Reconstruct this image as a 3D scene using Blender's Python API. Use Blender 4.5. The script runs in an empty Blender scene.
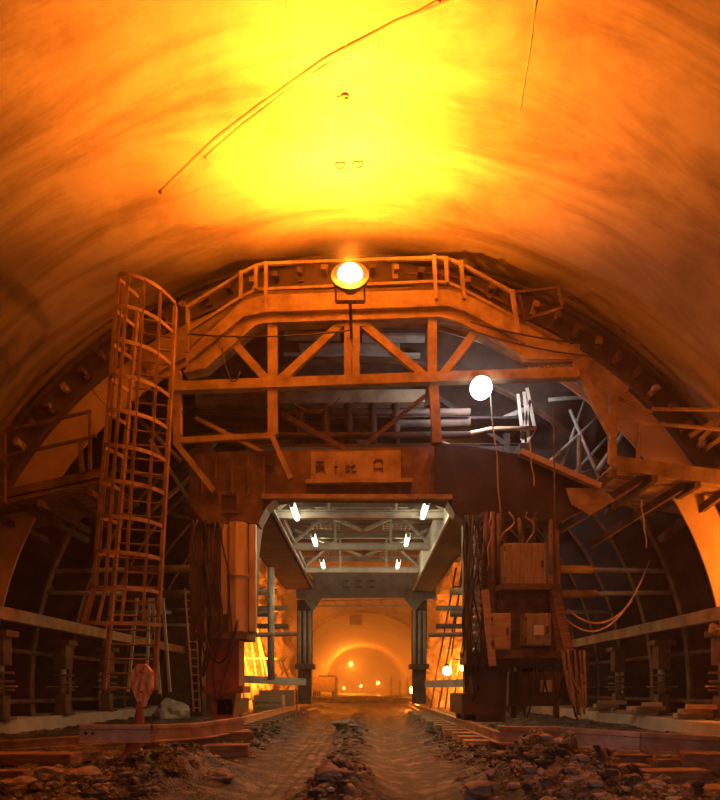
import bpy, bmesh, math, random
from mathutils import Vector, Matrix, noise
from mathutils.geometry import tessellate_polygon

random.seed(7)
SC = bpy.context.scene
COL = SC.collection
V = Vector
PI = math.pi

# ------------------------------------------------------------------ frame of reference
FPX = 600.0          # focal length in pixels of the 720x800 picture
VX, VY = 365.0, 688.0  # where the tunnel axis vanishes
CZ = 1.0             # camera height above the roadway
XC = -0.1            # tunnel axis


def at(px, py, d):
    """point at distance d that the photograph shows at px, py"""
    return V(((px - VX) / FPX * d, d, CZ + (VY - py) / FPX * d))


def front(px, py, off=0.0):
    """point on the (slightly turned) face of the upper truss"""
    d = 10.6 / (1 + 0.05 * (px - VX) / FPX) + off
    return at(px, py, d)


def arc(R, deg, y):
    a = math.radians(deg)
    return V((XC + R * math.sin(a), y, CZ + R * math.cos(a)))


# ------------------------------------------------------------------ materials
def mat(name, c1, c2, scale=2.0, rough=0.7, metal=0.0, bump=0.25, fine=30.0, c3=None, stretch=None, contrast=0.25, bdist=0.02):
    m = bpy.data.materials.new(name)
    m.use_nodes = True
    nt = m.node_tree
    b = nt.nodes['Principled BSDF']
    tc = nt.nodes.new('ShaderNodeTexCoord')
    src = tc.outputs['Object']
    if stretch:
        mp = nt.nodes.new('ShaderNodeMapping')
        mp.inputs['Scale'].default_value = stretch
        nt.links.new(src, mp.inputs['Vector'])
        src = mp.outputs['Vector']
    n = nt.nodes.new('ShaderNodeTexNoise')
    n.inputs['Scale'].default_value = scale
    n.inputs['Detail'].default_value = 7
    n.inputs['Roughness'].default_value = 0.62
    nt.links.new(src, n.inputs['Vector'])
    r = nt.nodes.new('ShaderNodeValToRGB')
    r.color_ramp.elements[0].position = 0.5 - contrast
    r.color_ramp.elements[1].position = 0.5 + contrast
    r.color_ramp.elements[0].color = (*c1, 1)
    r.color_ramp.elements[1].color = (*c2, 1)
    if c3:
        e = r.color_ramp.elements.new(0.5)
        e.color = (*c3, 1)
    nt.links.new(n.outputs['Fac'], r.inputs['Fac'])
    nt.links.new(r.outputs['Color'], b.inputs['Base Color'])
    b.inputs['Roughness'].default_value = rough
    b.inputs['Metallic'].default_value = metal
    if bump:
        n2 = nt.nodes.new('ShaderNodeTexNoise')
        n2.inputs['Scale'].default_value = fine
        n2.inputs['Detail'].default_value = 5
        nt.links.new(src, n2.inputs['Vector'])
        bp = nt.nodes.new('ShaderNodeBump')
        bp.inputs['Strength'].default_value = bump
        bp.inputs['Distance'].default_value = bdist
        nt.links.new(n2.outputs['Fac'], bp.inputs['Height'])
        nt.links.new(bp.outputs['Normal'], b.inputs['Normal'])
    return m


def glow(name, col, strength):
    m = bpy.data.materials.new(name)
    m.use_nodes = True
    nt = m.node_tree
    nt.nodes.clear()
    e = nt.nodes.new('ShaderNodeEmission')
    e.inputs['Color'].default_value = (*col, 1)
    e.inputs['Strength'].default_value = strength
    o = nt.nodes.new('ShaderNodeOutputMaterial')
    nt.links.new(e.outputs[0], o.inputs['Surface'])
    return m


STEEL = mat('ochre_painted_steel', (0.13, 0.09, 0.055), (0.52, 0.42, 0.27), 2.6, 0.62, 0.0, 0.2, c3=(0.35, 0.26, 0.16))
RUST = mat('rusty_steel', (0.06, 0.036, 0.024), (0.27, 0.17, 0.11), 3.5, 0.75, 0.0, 0.3, c3=(0.14, 0.085, 0.055))
LAMPLIT = mat('lamplit_column_steel', (0.4, 0.26, 0.1), (0.85, 0.66, 0.34), 2.2, 0.5, 0.0, 0.12, stretch=(3, 3, 0.6), c3=(0.7, 0.52, 0.24))  # lamp light on the left leg's cylinder and strips, put into the colour
SHADEBLK = mat('shade_black_sheet', (0.012, 0.009, 0.008), (0.06, 0.045, 0.038), 2.0, 0.7, 0.0, 0.2)  # near-black colour in place of shade on the gusset and right girder
LADP = mat('worn_ladder_paint', (0.09, 0.055, 0.035), (0.42, 0.28, 0.18), 3.0, 0.65, 0.0, 0.25, c3=(0.26, 0.16, 0.10))
DARK = mat('dark_steel', (0.03, 0.022, 0.018), (0.14, 0.09, 0.065), 2.5, 0.65, 0.0, 0.25)
GREY = mat('grey_painted_steel', (0.22, 0.21, 0.18), (0.6, 0.58, 0.5), 3.0, 0.5, 0.0, 0.12, c3=(0.48, 0.46, 0.4))
PALE = mat('pale_steel', (0.3, 0.27, 0.22), (0.75, 0.7, 0.6), 3.0, 0.55, 0.0, 0.12, c3=(0.6, 0.55, 0.46))
SKIN = mat('form_skin_steel', (0.035, 0.027, 0.022), (0.16, 0.12, 0.10), 1.2, 0.5, 0.1, 0.1)
PLATE = mat('smooth_end_steel', (0.35, 0.25, 0.17), (0.68, 0.52, 0.37), 1.1, 0.6, 0.0, 0.1, c3=(0.55, 0.42, 0.3))
WOOD = mat('wet_timber', (0.12, 0.07, 0.045), (0.40, 0.27, 0.19), 4.0, 0.75, 0, 0.4, fine=18, stretch=(1, 6, 6), c3=(0.26, 0.15, 0.1))
PLANK = mat('dry_plank', (0.32, 0.22, 0.13), (0.66, 0.5, 0.33), 3.0, 0.8, 0, 0.25, stretch=(1, 1, 8))
CABLE = mat('black_cable', (0.02, 0.018, 0.016), (0.07, 0.05, 0.04), 5, 0.5, 0, 0)
HEMP = mat('pale_cable', (0.3, 0.22, 0.15), (0.6, 0.46, 0.32), 5, 0.7, 0, 0)
BOARD = mat('cabinet_paint', (0.16, 0.12, 0.08), (0.46, 0.37, 0.25), 2.5, 0.55, 0, 0.08, stretch=(8, 8, 1))
PAPER = mat('paper', (0.7, 0.66, 0.6), (0.8, 0.78, 0.72), 6, 0.8, 0, 0)
LINING = None
CONC = mat('kerb_concrete', (0.34, 0.31, 0.25), (0.62, 0.58, 0.5), 1.5, 0.85, 0, 0.4, c3=(0.5, 0.46, 0.39))
ROCKM = mat('rock', (0.05, 0.042, 0.04), (0.5, 0.47, 0.46), 6, 0.75, 0, 0.5, fine=40, c3=(0.28, 0.24, 0.215))
SIGNR = mat('weathered_red_paint', (0.5, 0.09, 0.05), (0.85, 0.7, 0.62), 9, 0.6, 0, 0.2, stretch=(3, 3, 0.7), c3=(0.7, 0.36, 0.28), contrast=0.14)
REDP = mat('red_brown_paint', (0.2, 0.05, 0.035), (0.42, 0.14, 0.09), 4, 0.6, 0, 0.2)
RAILM = mat('rail_steel', (0.2, 0.13, 0.10), (0.66, 0.52, 0.46), 3.5, 0.42, 0.25, 0.15, c3=(0.42, 0.3, 0.24))

# ------------------------------------------------------------------ mesh builder
class MB:
    def __init__(self):
        self.bm = bmesh.new()

    def hexa(self, c):
        v = [self.bm.verts.new(p) for p in c]
        for f in ((0, 1, 2, 3), (7, 6, 5, 4), (0, 4, 5, 1), (1, 5, 6, 2), (2, 6, 7, 3), (3, 7, 4, 0)):
            self.bm.faces.new([v[i] for i in f])
        return self

    def box(self, lo, hi):
        x0, y0, z0 = lo
        x1, y1, z1 = hi
        return self.hexa([V(p) for p in ((x0, y0, z0), (x0, y1, z0), (x1, y1, z0), (x1, y0, z0), (x0, y0, z1), (x0, y1, z1), (x1, y1, z1), (x1, y0, z1))])

    def bar(self, a, b, w=0.1, h=None, up=None):
        """box section from a to b; w across, h along up"""
        h = h or w
        a, b = V(a), V(b)
        d = (b - a).normalized()
        u = V(up) if up else (V((0, 0, 1)) if abs(d.z) < 0.9 else V((0, 1, 0)))
        s = d.cross(u).normalized()
        u = s.cross(d).normalized()
        q = []
        for p in (a, b):
            for i, j in ((-1, -1), (1, -1), (1, 1), (-1, 1)):
                q.append(p + s * (i * w / 2) + u * (j * h / 2))
        return self.hexa(q)

    def ibeam(self, a, b, w, h, t=0.02, up=None):
        a, b = V(a), V(b)
        d = (b - a).normalized()
        u = V(up) if up else (V((0, 0, 1)) if abs(d.z) < 0.9 else V((0, 1, 0)))
        s = d.cross(u).normalized()
        u = s.cross(d).normalized()
        self.bar(a, b, t, h - 2 * t, u)
        o = u * (h / 2 - t / 2)
        self.bar(a + o, b + o, w, t, u)
        self.bar(a - o, b - o, w, t, u)
        return self

    def tube(self, pts, r, n=8, cap=True):
        pts = [V(p) for p in pts]
        rings = []
        for i, p in enumerate(pts):
            d = (pts[min(i + 1, len(pts) - 1)] - pts[max(i - 1, 0)]).normalized()
            u = V((0, 0, 1)) if abs(d.z) < 0.9 else V((0, 1, 0))
            s = d.cross(u).normalized()
            u = s.cross(d).normalized()
            rr = r[i] if isinstance(r, (list, tuple)) else r
            rings.append([self.bm.verts.new(p + s * (rr * math.cos(2 * PI * k / n)) + u * (rr * math.sin(2 * PI * k / n))) for k in range(n)])
        for A, B in zip(rings, rings[1:]):
            for k in range(n):
                self.bm.faces.new((A[k], A[(k + 1) % n], B[(k + 1) % n], B[k]))
        if cap:
            self.bm.faces.new(rings[0][::-1])
            self.bm.faces.new(rings[-1])
        return self

    def slab(self, pts, off):
        """polygon pts pushed out by vector off"""
        a = [self.bm.verts.new(V(p)) for p in pts]
        b = [self.bm.verts.new(V(p) + V(off)) for p in pts]
        n = len(pts)
        for t in tessellate_polygon([[V(p) for p in pts]]):
            self.bm.faces.new([a[i] for i in t])
            self.bm.faces.new([b[i] for i in t[::-1]])
        for i in range(n):
            self.bm.faces.new((a[i], b[i], b[(i + 1) % n], a[(i + 1) % n]))
        return self

    def ring(self, R0, R1, y0, y1, a0, a1, step=2.0):
        """curved box between two radii about the tunnel axis"""
        n = max(1, int(abs(a1 - a0) / step))
        rows = []
        for i in range(n + 1):
            a = a0 + (a1 - a0) * i / n
            rows.append([self.bm.verts.new(arc(R, a, y)) for R, y in ((R0, y0), (R1, y0), (R1, y1), (R0, y1))])
        for A, B in zip(rows, rows[1:]):
            for k in range(4):
                self.bm.faces.new((A[k], A[(k + 1) % 4], B[(k + 1) % 4], B[k]))
        self.bm.faces.new(rows[0][::-1])
        self.bm.faces.new(rows[-1])
        return self

    def ball(self, c, r, sub=2, jitter=0, squash=(1, 1, 1), seed=0):
        g = bmesh.ops.create_icosphere(self.bm, subdivisions=sub, radius=1)
        rnd = V((seed * 3.1, seed * 7.7, seed * 1.3))
        for v in g['verts']:
            p = v.co.copy()
            k = 1 + jitter * (noise.noise(p * 1.3 + rnd) + 0.5 * noise.noise(p * 3.1 + rnd))
            v.co = V(c) + V((p.x * r * squash[0] * k, p.y * r * squash[1] * k, p.z * r * squash[2] * k))
        return self

    def build(self, name, m, root=None, label=None, smooth=False, bevel=0):
        me = bpy.data.meshes.new(name)
        bmesh.ops.recalc_face_normals(self.bm, faces=self.bm.faces)
        self.bm.to_mesh(me)
        self.bm.free()
        o = bpy.data.objects.new(name, me)
        COL.objects.link(o)
        me.materials.append(m)
        if smooth:
            for p in me.polygons:
                p.use_smooth = True
        if bevel:
            b = o.modifiers.new('edge', 'BEVEL')
            b.width = bevel
            b.segments = 2
            b.limit_method = 'ANGLE'
        if root is not None:
            o.parent = root
            o.matrix_parent_inverse = Matrix.Translation(-V(root['_w']))
            o['_w'] = root['_w']
        else:
            o['_w'] = (0, 0, 0)
        if label:
            o['label'] = label
        return o


def tag(o, label, cat, group=None):
    o['label'] = label
    o['category'] = cat
    if group:
        o['group'] = group
    return o


def thing(name, label, cat, loc, group=None):
    o = bpy.data.objects.new(name, None)
    o.empty_display_size = 0.2
    COL.objects.link(o)
    o.location = loc
    o['_w'] = tuple(loc)
    return tag(o, label, cat, group)


def sub(part):
    """lets a mesh part act as parent of sub-parts built in world space"""
    class R(dict):
        pass
    return part


def struct(o):
    o['kind'] = 'structure'
    return o


def stuff(o, label=None, cat=None):
    o['kind'] = 'stuff'
    if label:
        tag(o, label, cat)
    return o


ORD = ['first', 'second', 'third', 'fourth', 'fifth', 'sixth', 'seventh', 'eighth', 'ninth', 'tenth', 'eleventh', 'twelfth', 'thirteenth', 'fourteenth', 'fifteenth', 'sixteenth']

# sub-parts hang on a part: parts sit at the world origin in local space, so the inverse is the same
def child(mb, name, m, part, label=None, smooth=False, bevel=0):
    o = mb.build(name, m, None, label, smooth, bevel)
    o.parent = part
    return o


def sag(a, b, drop, n=10, wob=0.0, seed=0):
    a, b = V(a), V(b)
    out = []
    for i in range(n + 1):
        t = i / n
        p = a.lerp(b, t) - V((0, 0, drop * 4 * t * (1 - t)))
        if wob and 0 < i < n:
            p += V((noise.noise(V((seed, t * 3, 0))), noise.noise(V((seed, t * 3, 5))), 0)) * wob
        out.append(p)
    return out

# ------------------------------------------------------------------ tunnel shell
def lining_material():
    m = mat('lining_concrete', (0.19, 0.145, 0.10), (0.42, 0.36, 0.27), 0.55, 0.7, 0, 0.12, fine=9, c3=(0.33, 0.28, 0.20), bdist=0.05, contrast=0.22)
    nt = m.node_tree
    b = nt.nodes['Principled BSDF']
    tc = nt.nodes.new('ShaderNodeTexCoord')
    # damp streaks that run down the vault: noise stretched across the tunnel
    mp = nt.nodes.new('ShaderNodeMapping')
    mp.inputs['Scale'].default_value = (0.16, 0.9, 0.16)
    mp.inputs['Rotation'].default_value = (0, 0, 0.5)
    nt.links.new(tc.outputs['Object'], mp.inputs['Vector'])
    n = nt.nodes.new('ShaderNodeTexNoise')
    n.inputs['Scale'].default_value = 1.3
    n.inputs['Detail'].default_value = 9
    n.inputs['Roughness'].default_value = 0.68
    n.inputs['Distortion'].default_value = 0.8
    nt.links.new(mp.outputs['Vector'], n.inputs['Vector'])
    r = nt.nodes.new('ShaderNodeValToRGB')
    r.color_ramp.elements[0].position = 0.38
    r.color_ramp.elements[0].color = (0.42, 0.36, 0.31, 1)
    r.color_ramp.elements[1].position = 0.56
    r.color_ramp.elements[1].color = (1, 1, 1, 1)
    nt.links.new(n.outputs['Fac'], r.inputs['Fac'])
    mx = nt.nodes.new('ShaderNodeMix')
    mx.data_type = 'RGBA'
    mx.blend_type = 'MULTIPLY'
    mx.inputs[0].default_value = 0.8
    old = b.inputs['Base Color'].links[0].from_socket
    nt.links.new(old, mx.inputs[6])
    nt.links.new(r.outputs['Color'], mx.inputs[7])
    nt.links.new(mx.outputs[2], b.inputs['Base Color'])
    return m


LINING = lining_material()
SHOT = mat('shotcrete', (0.16, 0.13, 0.10), (0.6, 0.5, 0.4), 1.4, 0.85, 0, 0.8, fine=5, c3=(0.32, 0.26, 0.21), bdist=0.15)
MUD = None


def vault(name, R, y0, y1, ny, m, rough=0.0, a=104, na=120, sd=0.0, flip=True):
    bm = bmesh.new()
    rows = []
    for j in range(ny + 1):
        y = y0 + (y1 - y0) * j / ny
        row = []
        for i in range(na + 1):
            t = -a + 2 * a * i / na
            p = arc(1, t, y)
            k = R
            if rough:
                q = V((p.x * 4, y * 0.7, p.z * 4)) + V((sd, sd, sd))
                k += rough * (noise.noise(q) + 0.6 * noise.noise(q * 2.3) + 0.35 * noise.noise(q * 5.1))
            row.append(bm.verts.new(arc(k, t, y)))
        rows.append(row)
    for A, B in zip(rows, rows[1:]):
        for i in range(na):
            bm.faces.new((A[i], A[i + 1], B[i + 1], B[i]))
    me = bpy.data.meshes.new(name)
    bm.to_mesh(me)
    bm.free()
    for p in me.polygons:
        p.use_smooth = True
    o = bpy.data.objects.new(name, me)
    COL.objects.link(o)
    me.materials.append(m)
    return struct(o)


RL = 8.25
vault('ceiling_lining', RL, -14, 11.9, 60, LINING, 0.03)
vault('wall_shotcrete', 8.75, 11.8, 68, 160, SHOT, 0.22, na=150)
# cast end of the lining and the far lined lengths
e = MB()
e.ring(RL, 8.9, 11.88, 11.95, -104, 104)
struct(e.build('trim_lining_end', LINING))
for i, (y0, y1, R) in enumerate(((68, 122, 8.5), (122, 156, 8.3), (156, 240, 8.1))):
    vault('wall_far_%s' % ('near', 'middle', 'end')[i], R, y0, y1, 30, LINING, 0.05, sd=i)
    e = MB()
    e.ring(R, 9.2, y0, y0 + 0.3, -104, 104)
    struct(e.build('trim_ring', LINING))
e = MB()
e.box((-12, 240, -2), (12, 240.3, 12))
struct(e.build('wall_far_back', SHOT))
e = MB()
e.box((-12, -14.3, -2), (12, -14, 12))
struct(e.build('wall_behind', SHOT))

# seams, hoses and hooks on the vault
def on_vault(px, py, R=RL):
    dx, dz = px - VX, VY - py
    # meet the cylinder about (XC, CZ)
    ux, uz = dx / FPX, dz / FPX
    A = ux * ux + uz * uz
    B = -2 * XC * ux
    Cc = XC * XC - R * R
    d = (-B + math.sqrt(B * B - 4 * A * Cc)) / (2 * A)
    return at(px, py, d)


def vault_line(pts, r, name, R=RL):
    out = []
    for (a, b) in zip(pts, pts[1:]):
        for k in range(24):
            t = k / 24
            out.append(on_vault(a[0] + (b[0] - a[0]) * t, a[1] + (b[1] - a[1]) * t, R))
    out.append(on_vault(*pts[-1], R))
    for i, p in enumerate(out):
        u = V((p.x - XC, 0, p.z - CZ)).normalized()
        q = V(((XC + u.x) * 4, p.y * 0.7, (CZ + u.z) * 4))
        k = RL + 0.03 * (noise.noise(q) + 0.6 * noise.noise(q * 2.3) + 0.35 * noise.noise(q * 5.1))
        out[i] = V((XC, p.y, CZ)) + u * (k + r * 0.6)
    m = MB()
    m.tube(out, r, 6)
    return struct(m.build(name, LINING, smooth=True))


vault_line([(470, -8), (395, 22), (320, 62), (260, 104), (215, 140), (160, 192)], 0.05, 'trim_seam')
vault_line([(440, 0), (372, 38), (300, 80), (246, 122), (205, 158)], 0.04, 'trim_seam')
vault_line([(284, -8), (292, 30), (299, 56)], 0.018, 'trim_seam')
vault_line([(537, -8), (530, 50), (520, 110)], 0.018, 'trim_seam')
vault_line([(345, -8), (346, 60), (345, 120)], 0.016, 'trim_seam')
for i, (px, py) in enumerate(((340, 163), (358, 162))):
    p = on_vault(px, py)
    m = MB()
    m.tube([p + V((0.07 * math.cos(t), 0, -0.09 * math.sin(t))) for t in [PI * k / 8 for k in range(9)]], 0.012, 6)
    tag(m.build('ceiling_hook', DARK), ('left' if i == 0 else 'right') + ' one of two small steel hooks in the bright ceiling', 'hook', 'ceiling hooks')
p = on_vault(345, 97)
m = MB()
m.tube([p + V((0, 0, 0.06)), p + V((0, 0, -0.03))], 0.06, 10)
m.box(p + V((-0.11, -0.02, -0.02)), p + V((-0.07, 0.02, 0.05)))
m.tube([p + V((0.02, 0, 0.04)), p + V((0.02, 0, -0.05))], 0.025, 8)
tag(m.build('grout_nozzle', RUST), 'small round grout nozzle set in the bright crown of the ceiling', 'pipe')

# ------------------------------------------------------------------ ground
def sstep(a, b, x):
    t = max(0, min(1, (x - a) / (b - a)))
    return t * t * (3 - 2 * t)


def gauss(x, y, cx, cy, sx, sy):
    return math.exp(-((x - cx) / sx) ** 2 - ((y - cy) / sy) ** 2)


RXL, RXR = -2.52, 1.88   # the two rails


def hgt(x, y):
    n1 = noise.noise(V((x * 0.9, y * 0.9, 1)))
    n2 = noise.noise(V((x * 3.3, y * 3.3, 4)))
    n3 = noise.noise(V((x * 9, y * 9, 9)))
    n4 = noise.noise(V((x * 22, y * 22, 3)))
    edgeL = -1.62 + 0.12 * noise.noise(V((y * 0.7, 2, 2)))
    edgeR = 1.08 + 0.12 * noise.noise(V((y * 0.7, 8, 2)))
    off = max(sstep(edgeL, edgeL - 0.5, x), sstep(edgeR, edgeR + 0.5, x))
    z = 0.02 * n1
    # wheel tracks
    road = 1 - off
    for c, w in ((-0.88, 0.34), (0.46, 0.34)):
        g = math.exp(-((x - c - 0.05 * math.sin(y * 0.3)) / w) ** 4)
        z -= road * g * 0.055
        z += road * g * 0.010 * math.sin((x - c) * 42 + noise.noise(V((x * 2, y * 0.5, 0))) * 3)
    mid = math.exp(-((x + 0.22) / 0.26) ** 2)
    z += road * mid * (0.06 + 0.07 * n2 + 0.05 * n3)
    z += 0.016 * n4 * (0.4 + off) + 0.05 * off * abs(n3) + 0.012 * off * noise.noise(V((x * 40, y * 40, 5)))
    z += off * (0.13 + 0.05 * n2 + 0.035 * n3)
    # lumpy muck in front of the trolley
    z += 0.34 * gauss(x, y, 1.75, 5.6, 0.62, 0.95) * (1 + 0.55 * n2 + 0.4 * n3)
    z += 0.24 * gauss(x, y, -1.95, 6.3, 0.6, 1.3) * (1 + 0.5 * n2 + 0.35 * n3)
    z += 0.16 * gauss(x, y, -0.25, 5.2, 0.4, 1.3) * (1 + 0.5 * n2 + 0.6 * n3)
    z += 0.14 * gauss(x, y, -0.35, 13.0, 0.42, 0.5) * (1 + 0.4 * n2)
    z -= 0.06 * sstep(7.8, 5.5, y) * off * (1 - gauss(x, y, 1.75, 5.6, 0.9, 1.3))
    return z


def ground_material():
    m = mat('wet_muck', (0.014, 0.011, 0.009), (0.36, 0.34, 0.32), 3.2, 0.5, 0, 1.0, fine=34, c3=(0.065, 0.055, 0.046), bdist=0.06, contrast=0.2)
    return m


MUD = ground_material()
bm = bmesh.new()
ys = []
y = 3.2
while y < 30:
    ys.append(y)
    y *= 1.0085
ys.append(30)
xs = []
x = -8.4
while x < 8.4:
    xs.append(x)
    x += 0.04 if -3.4 < x < 3.2 else 0.09
xs.append(8.4)
rows = [[bm.verts.new((x, y, hgt(x, y))) for x in xs] for y in ys]
for A, B in zip(rows, rows[1:]):
    for i in range(len(xs) - 1):
        bm.faces.new((A[i], A[i + 1], B[i + 1], B[i]))
me = bpy.data.meshes.new('floor_muck')
bm.to_mesh(me)
bm.free()
for p in me.polygons:
    p.use_smooth = True
o = bpy.data.objects.new('floor_muck', me)
COL.objects.link(o)
me.materials.append(MUD)
struct(o)
m = MB()
m.box((-9, 29.9, -0.5), (9, 240, -0.02))
struct(m.build('floor_far', MUD))
m = MB()
m.box((-9, -14, -0.5), (9, 3.25, 0.0))
struct(m.build('floor_near', MUD))

# kerbs
m = MB()
m.hexa([V(p) for p in ((-8.3, 2, -0.2), (-8.3, 21.2, -0.2), (-6.55, 20.6, -0.2), (-6.62, 2, -0.2), (-8.3, 2, 0.40), (-8.3, 21.2, 0.40), (-6.62, 20.3, 0.40), (-6.68, 2, 0.40))])
struct(m.build('trim_kerb_left', CONC, bevel=0.03))
m = MB()
m.hexa([V(p) for p in ((6.1, 2, -0.2), (5.75, 22, -0.2), (8.2, 22, -0.2), (8.2, 2, -0.2), (6.16, 2, 0.40), (5.81, 22, 0.40), (8.2, 22, 0.40), (8.2, 2, 0.40))])
struct(m.build('trim_kerb_right', CONC, bevel=0.03))

# rubble: loose stones nobody could count
m = MB()
rs = random.Random(3)
def stone(m, x, y, r, sub=1):
    m.ball((x, y, hgt(x, y) + r * 0.25), r, sub, 0.55, (1.25, 1, 0.75), rs.random() * 40)
for i in range(1500):
    y = 4.4 + 8 * rs.random() ** 1.6
    k = rs.random()
    if k < 0.12:
        x = rs.gauss(-0.22, 0.2)
    elif k < 0.58:
        x = rs.gauss(1.9, 0.6)
    else:
        x = rs.gauss(-2.6, 0.9)
    if abs(x) > 6 or -1.5 < x < -0.6 or 0.15 < x < 0.95:
        continue
    stone(m, x, y, 0.012 + 0.045 * rs.random() ** 3)
stuff(m.build('rubble', ROCKM), 'loose grey rubble scattered over the muddy roadway edges', 'rubble')

m = MB()
for i in range(2600):
    y = 4.3 + 9 * rs.random() ** 1.5
    k = rs.random()
    x = 1.3 + abs(rs.gauss(0, 0.75)) if k < 0.45 else -1.8 - abs(rs.gauss(0, 0.75)) if k < 0.94 else rs.gauss(-0.22, 0.14)
    if x > 4 or x < -4.2:
        continue
    stone(m, x, y, 0.015 + 0.05 * rs.random() ** 2.5)
stuff(m.build('muck_clods', MUD), 'dark clods of muck heaped along both banks of the roadway', 'muck')

for k, (px, py, d, r, lab) in enumerate((
        (578, 762, 6.0, 0.10, 'yellowish rounded rock at the left end of the timber blocks'),
        (478, 786, 5.2, 0.12, 'pale angular rock on the road side of the right muck heap'),
        (545, 752, 6.0, 0.15, 'large wet rock on top of the right muck heap'),
        (45, 778, 5.9, 0.17, 'broad flat brown rock in the lower left corner'),
        (85, 785, 5.7, 0.12, 'brown rock between the sign foot and the left corner'),
        (18, 792, 5.4, 0.13, 'rough rock at the extreme lower left edge'),
        (655, 790, 5.1, 0.07, 'small pale stone in front of the biggest timber block'),
        (346, 734, 13.0, 0.2, 'dark mud clod lying in the middle of the roadway'),
        (330, 790, 5.2, 0.10, 'grey rock at the near end of the stony middle ridge'),
        (220, 770, 5.9, 0.10, 'grey rock low on the left muck bank'))):
    p = at(px, py, d)
    z = hgt(p.x, p.y)
    m = MB()
    m.ball((p.x, p.y, z + r * 0.3), r, 3, 0.45, (1.4, 1.0, 0.62), k * 3.3)
    tag(m.build('rock', ROCKM), lab, 'rock', 'larger rocks on the ground')

# ------------------------------------------------------------------ rails and sleepers
def rail(name, pts, label, h=0.16, root=None, holes=False):
    m = MB()
    for a, b in zip(pts, pts[1:]):
        a, b = V(a), V(b)
        m.bar(a + V((0, 0, h * 0.06)), b + V((0, 0, h * 0.06)), h * 0.85, h * 0.12)
        m.bar(a + V((0, 0, h * 0.45)), b + V((0, 0, h * 0.45)), h * 0.13, h * 0.7)
        m.bar(a + V((0, 0, h * 0.87)), b + V((0, 0, h * 0.87)), h * 0.48, h * 0.26)
    o = m.build(name, RAILM, bevel=0.006)
    tag(o, label, 'rail')
    return o


rail('track_rail', [(RXL, 8.4, 0.24), (RXL - 0.02, 14, 0.24), (RXL, 21, 0.24), (RXL - 0.1, 27, 0.24)], 'long steel running rail under the left legs of the trolley')
rail('track_rail', [(RXR - 0.02, 7.9, 0.24), (RXR, 14, 0.24), (RXR, 21, 0.24), (RXR + 0.05, 26, 0.24)], 'long steel running rail under the right legs of the trolley')
for side, x in (('left', RXL), ('right', RXR)):
    for k in range(16):
        y = 8.8 + k * 0.75
        s = 1 if side == 'left' else -1
        m = MB()
        j = rs.uniform(-0.06, 0.06)
        m.box((x - 0.36 + j + 0.04 * s, y - 0.13, 0.08), (x + 0.36 + j + 0.04 * s, y + 0.13, 0.24))
        tag(m.build('sleeper', PLANK if side == 'right' else WOOD, bevel=0.012), '%s timber sleeper from the near end of the %s running rail' % (ORD[k], side), 'sleeper', 'sleepers under the %s rail' % side)

rail('loose_rail', [at(79, 743, 6.6), at(150, 742.5, 6.9), at(200, 739, 7.6), at(243, 731, 8.7)], 'loose bent rail lying in front of the post of the red sign', 0.205)
m = MB()
for px in (86, 93):
    m.ball(at(px, 733, 6.585), 0.02, 2)
hl = rail('loose_rail', [at(500, 744, 7.5), at(560, 746, 7.05), at(640, 752, 6.75), at(740, 757.5, 6.6)], 'loose heavy rail crossing the right foreground over the timber blocks', 0.225)
child(m, 'fish_bolt_hole', CABLE, [o for o in COL.objects if o.name == 'loose_rail'][0])
rail('loose_rail', [at(-30, 753, 7.3), at(60, 747, 7.6), at(118, 743, 8.0)], 'rusty rail lying on the mud along the left kerb', 0.13)

# timber blocks
def block(px, py, d, w, dep, h, rot, label, m=WOOD, name='timber_block'):
    p = at(px, py, d)
    b = MB()
    c, s = math.cos(rot), math.sin(rot)
    q = []
    for z in (0, h):
        for i, j in ((-1, -1), (-1, 1), (1, 1), (1, -1)):
            q.append(p + V((i * w / 2 * c - j * dep / 2 * s, i * w / 2 * s + j * dep / 2 * c, z)))
    b.hexa(q)
    return tag(b.build(name, m, bevel=0.012), label, 'timber', 'timber blocks')


block(602, 769, 6.7, 0.34, 0.22, 0.13, 0.1, 'short timber block at the road end of the block pile under the loose rail')
block(632, 765, 6.9, 0.36, 0.22, 0.12, 0.06, 'timber block directly under the loose right rail, second from the road')
block(626, 775, 6.1, 0.42, 0.24, 0.11, 0.05, 'flat pale topped timber block touching the biggest block from behind')
block(662, 785, 5.75, 0.86, 0.24, 0.15, 0.12, 'biggest red brown timber beam in the right foreground')
block(664, 769, 6.6, 0.32, 0.24, 0.12, 0.1, 'timber block behind the biggest beam')
block(702, 768, 6.4, 0.4, 0.3, 0.17, -0.3, 'dark wet timber block by the right edge under the loose rail')
block(716, 800, 5.2, 0.5, 0.26, 0.12, 0.12, 'timber block cut by the lower right corner')
block(205, 757, 7.6, 1.1, 0.3, 0.16, 0.1, 'long dark red timber beam under the loose left rail')
block(183, 747, 7.9, 0.9, 0.22, 0.13, 0.1, 'upper timber resting behind the dark red beam at left')
block(235, 740, 8.3, 0.5, 0.24, 0.12, 0.3, 'short timber wedge under the end of the loose left rail')
block(70, 776, 6.2, 1.5, 0.16, 0.07, 0.06, 'long flat board on the mud before the red sign', WOOD, 'board')
block(25, 764, 6.9, 1.2, 0.3, 0.13, -0.02, 'brown board at the left edge beside the sign', WOOD, 'board')

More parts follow.
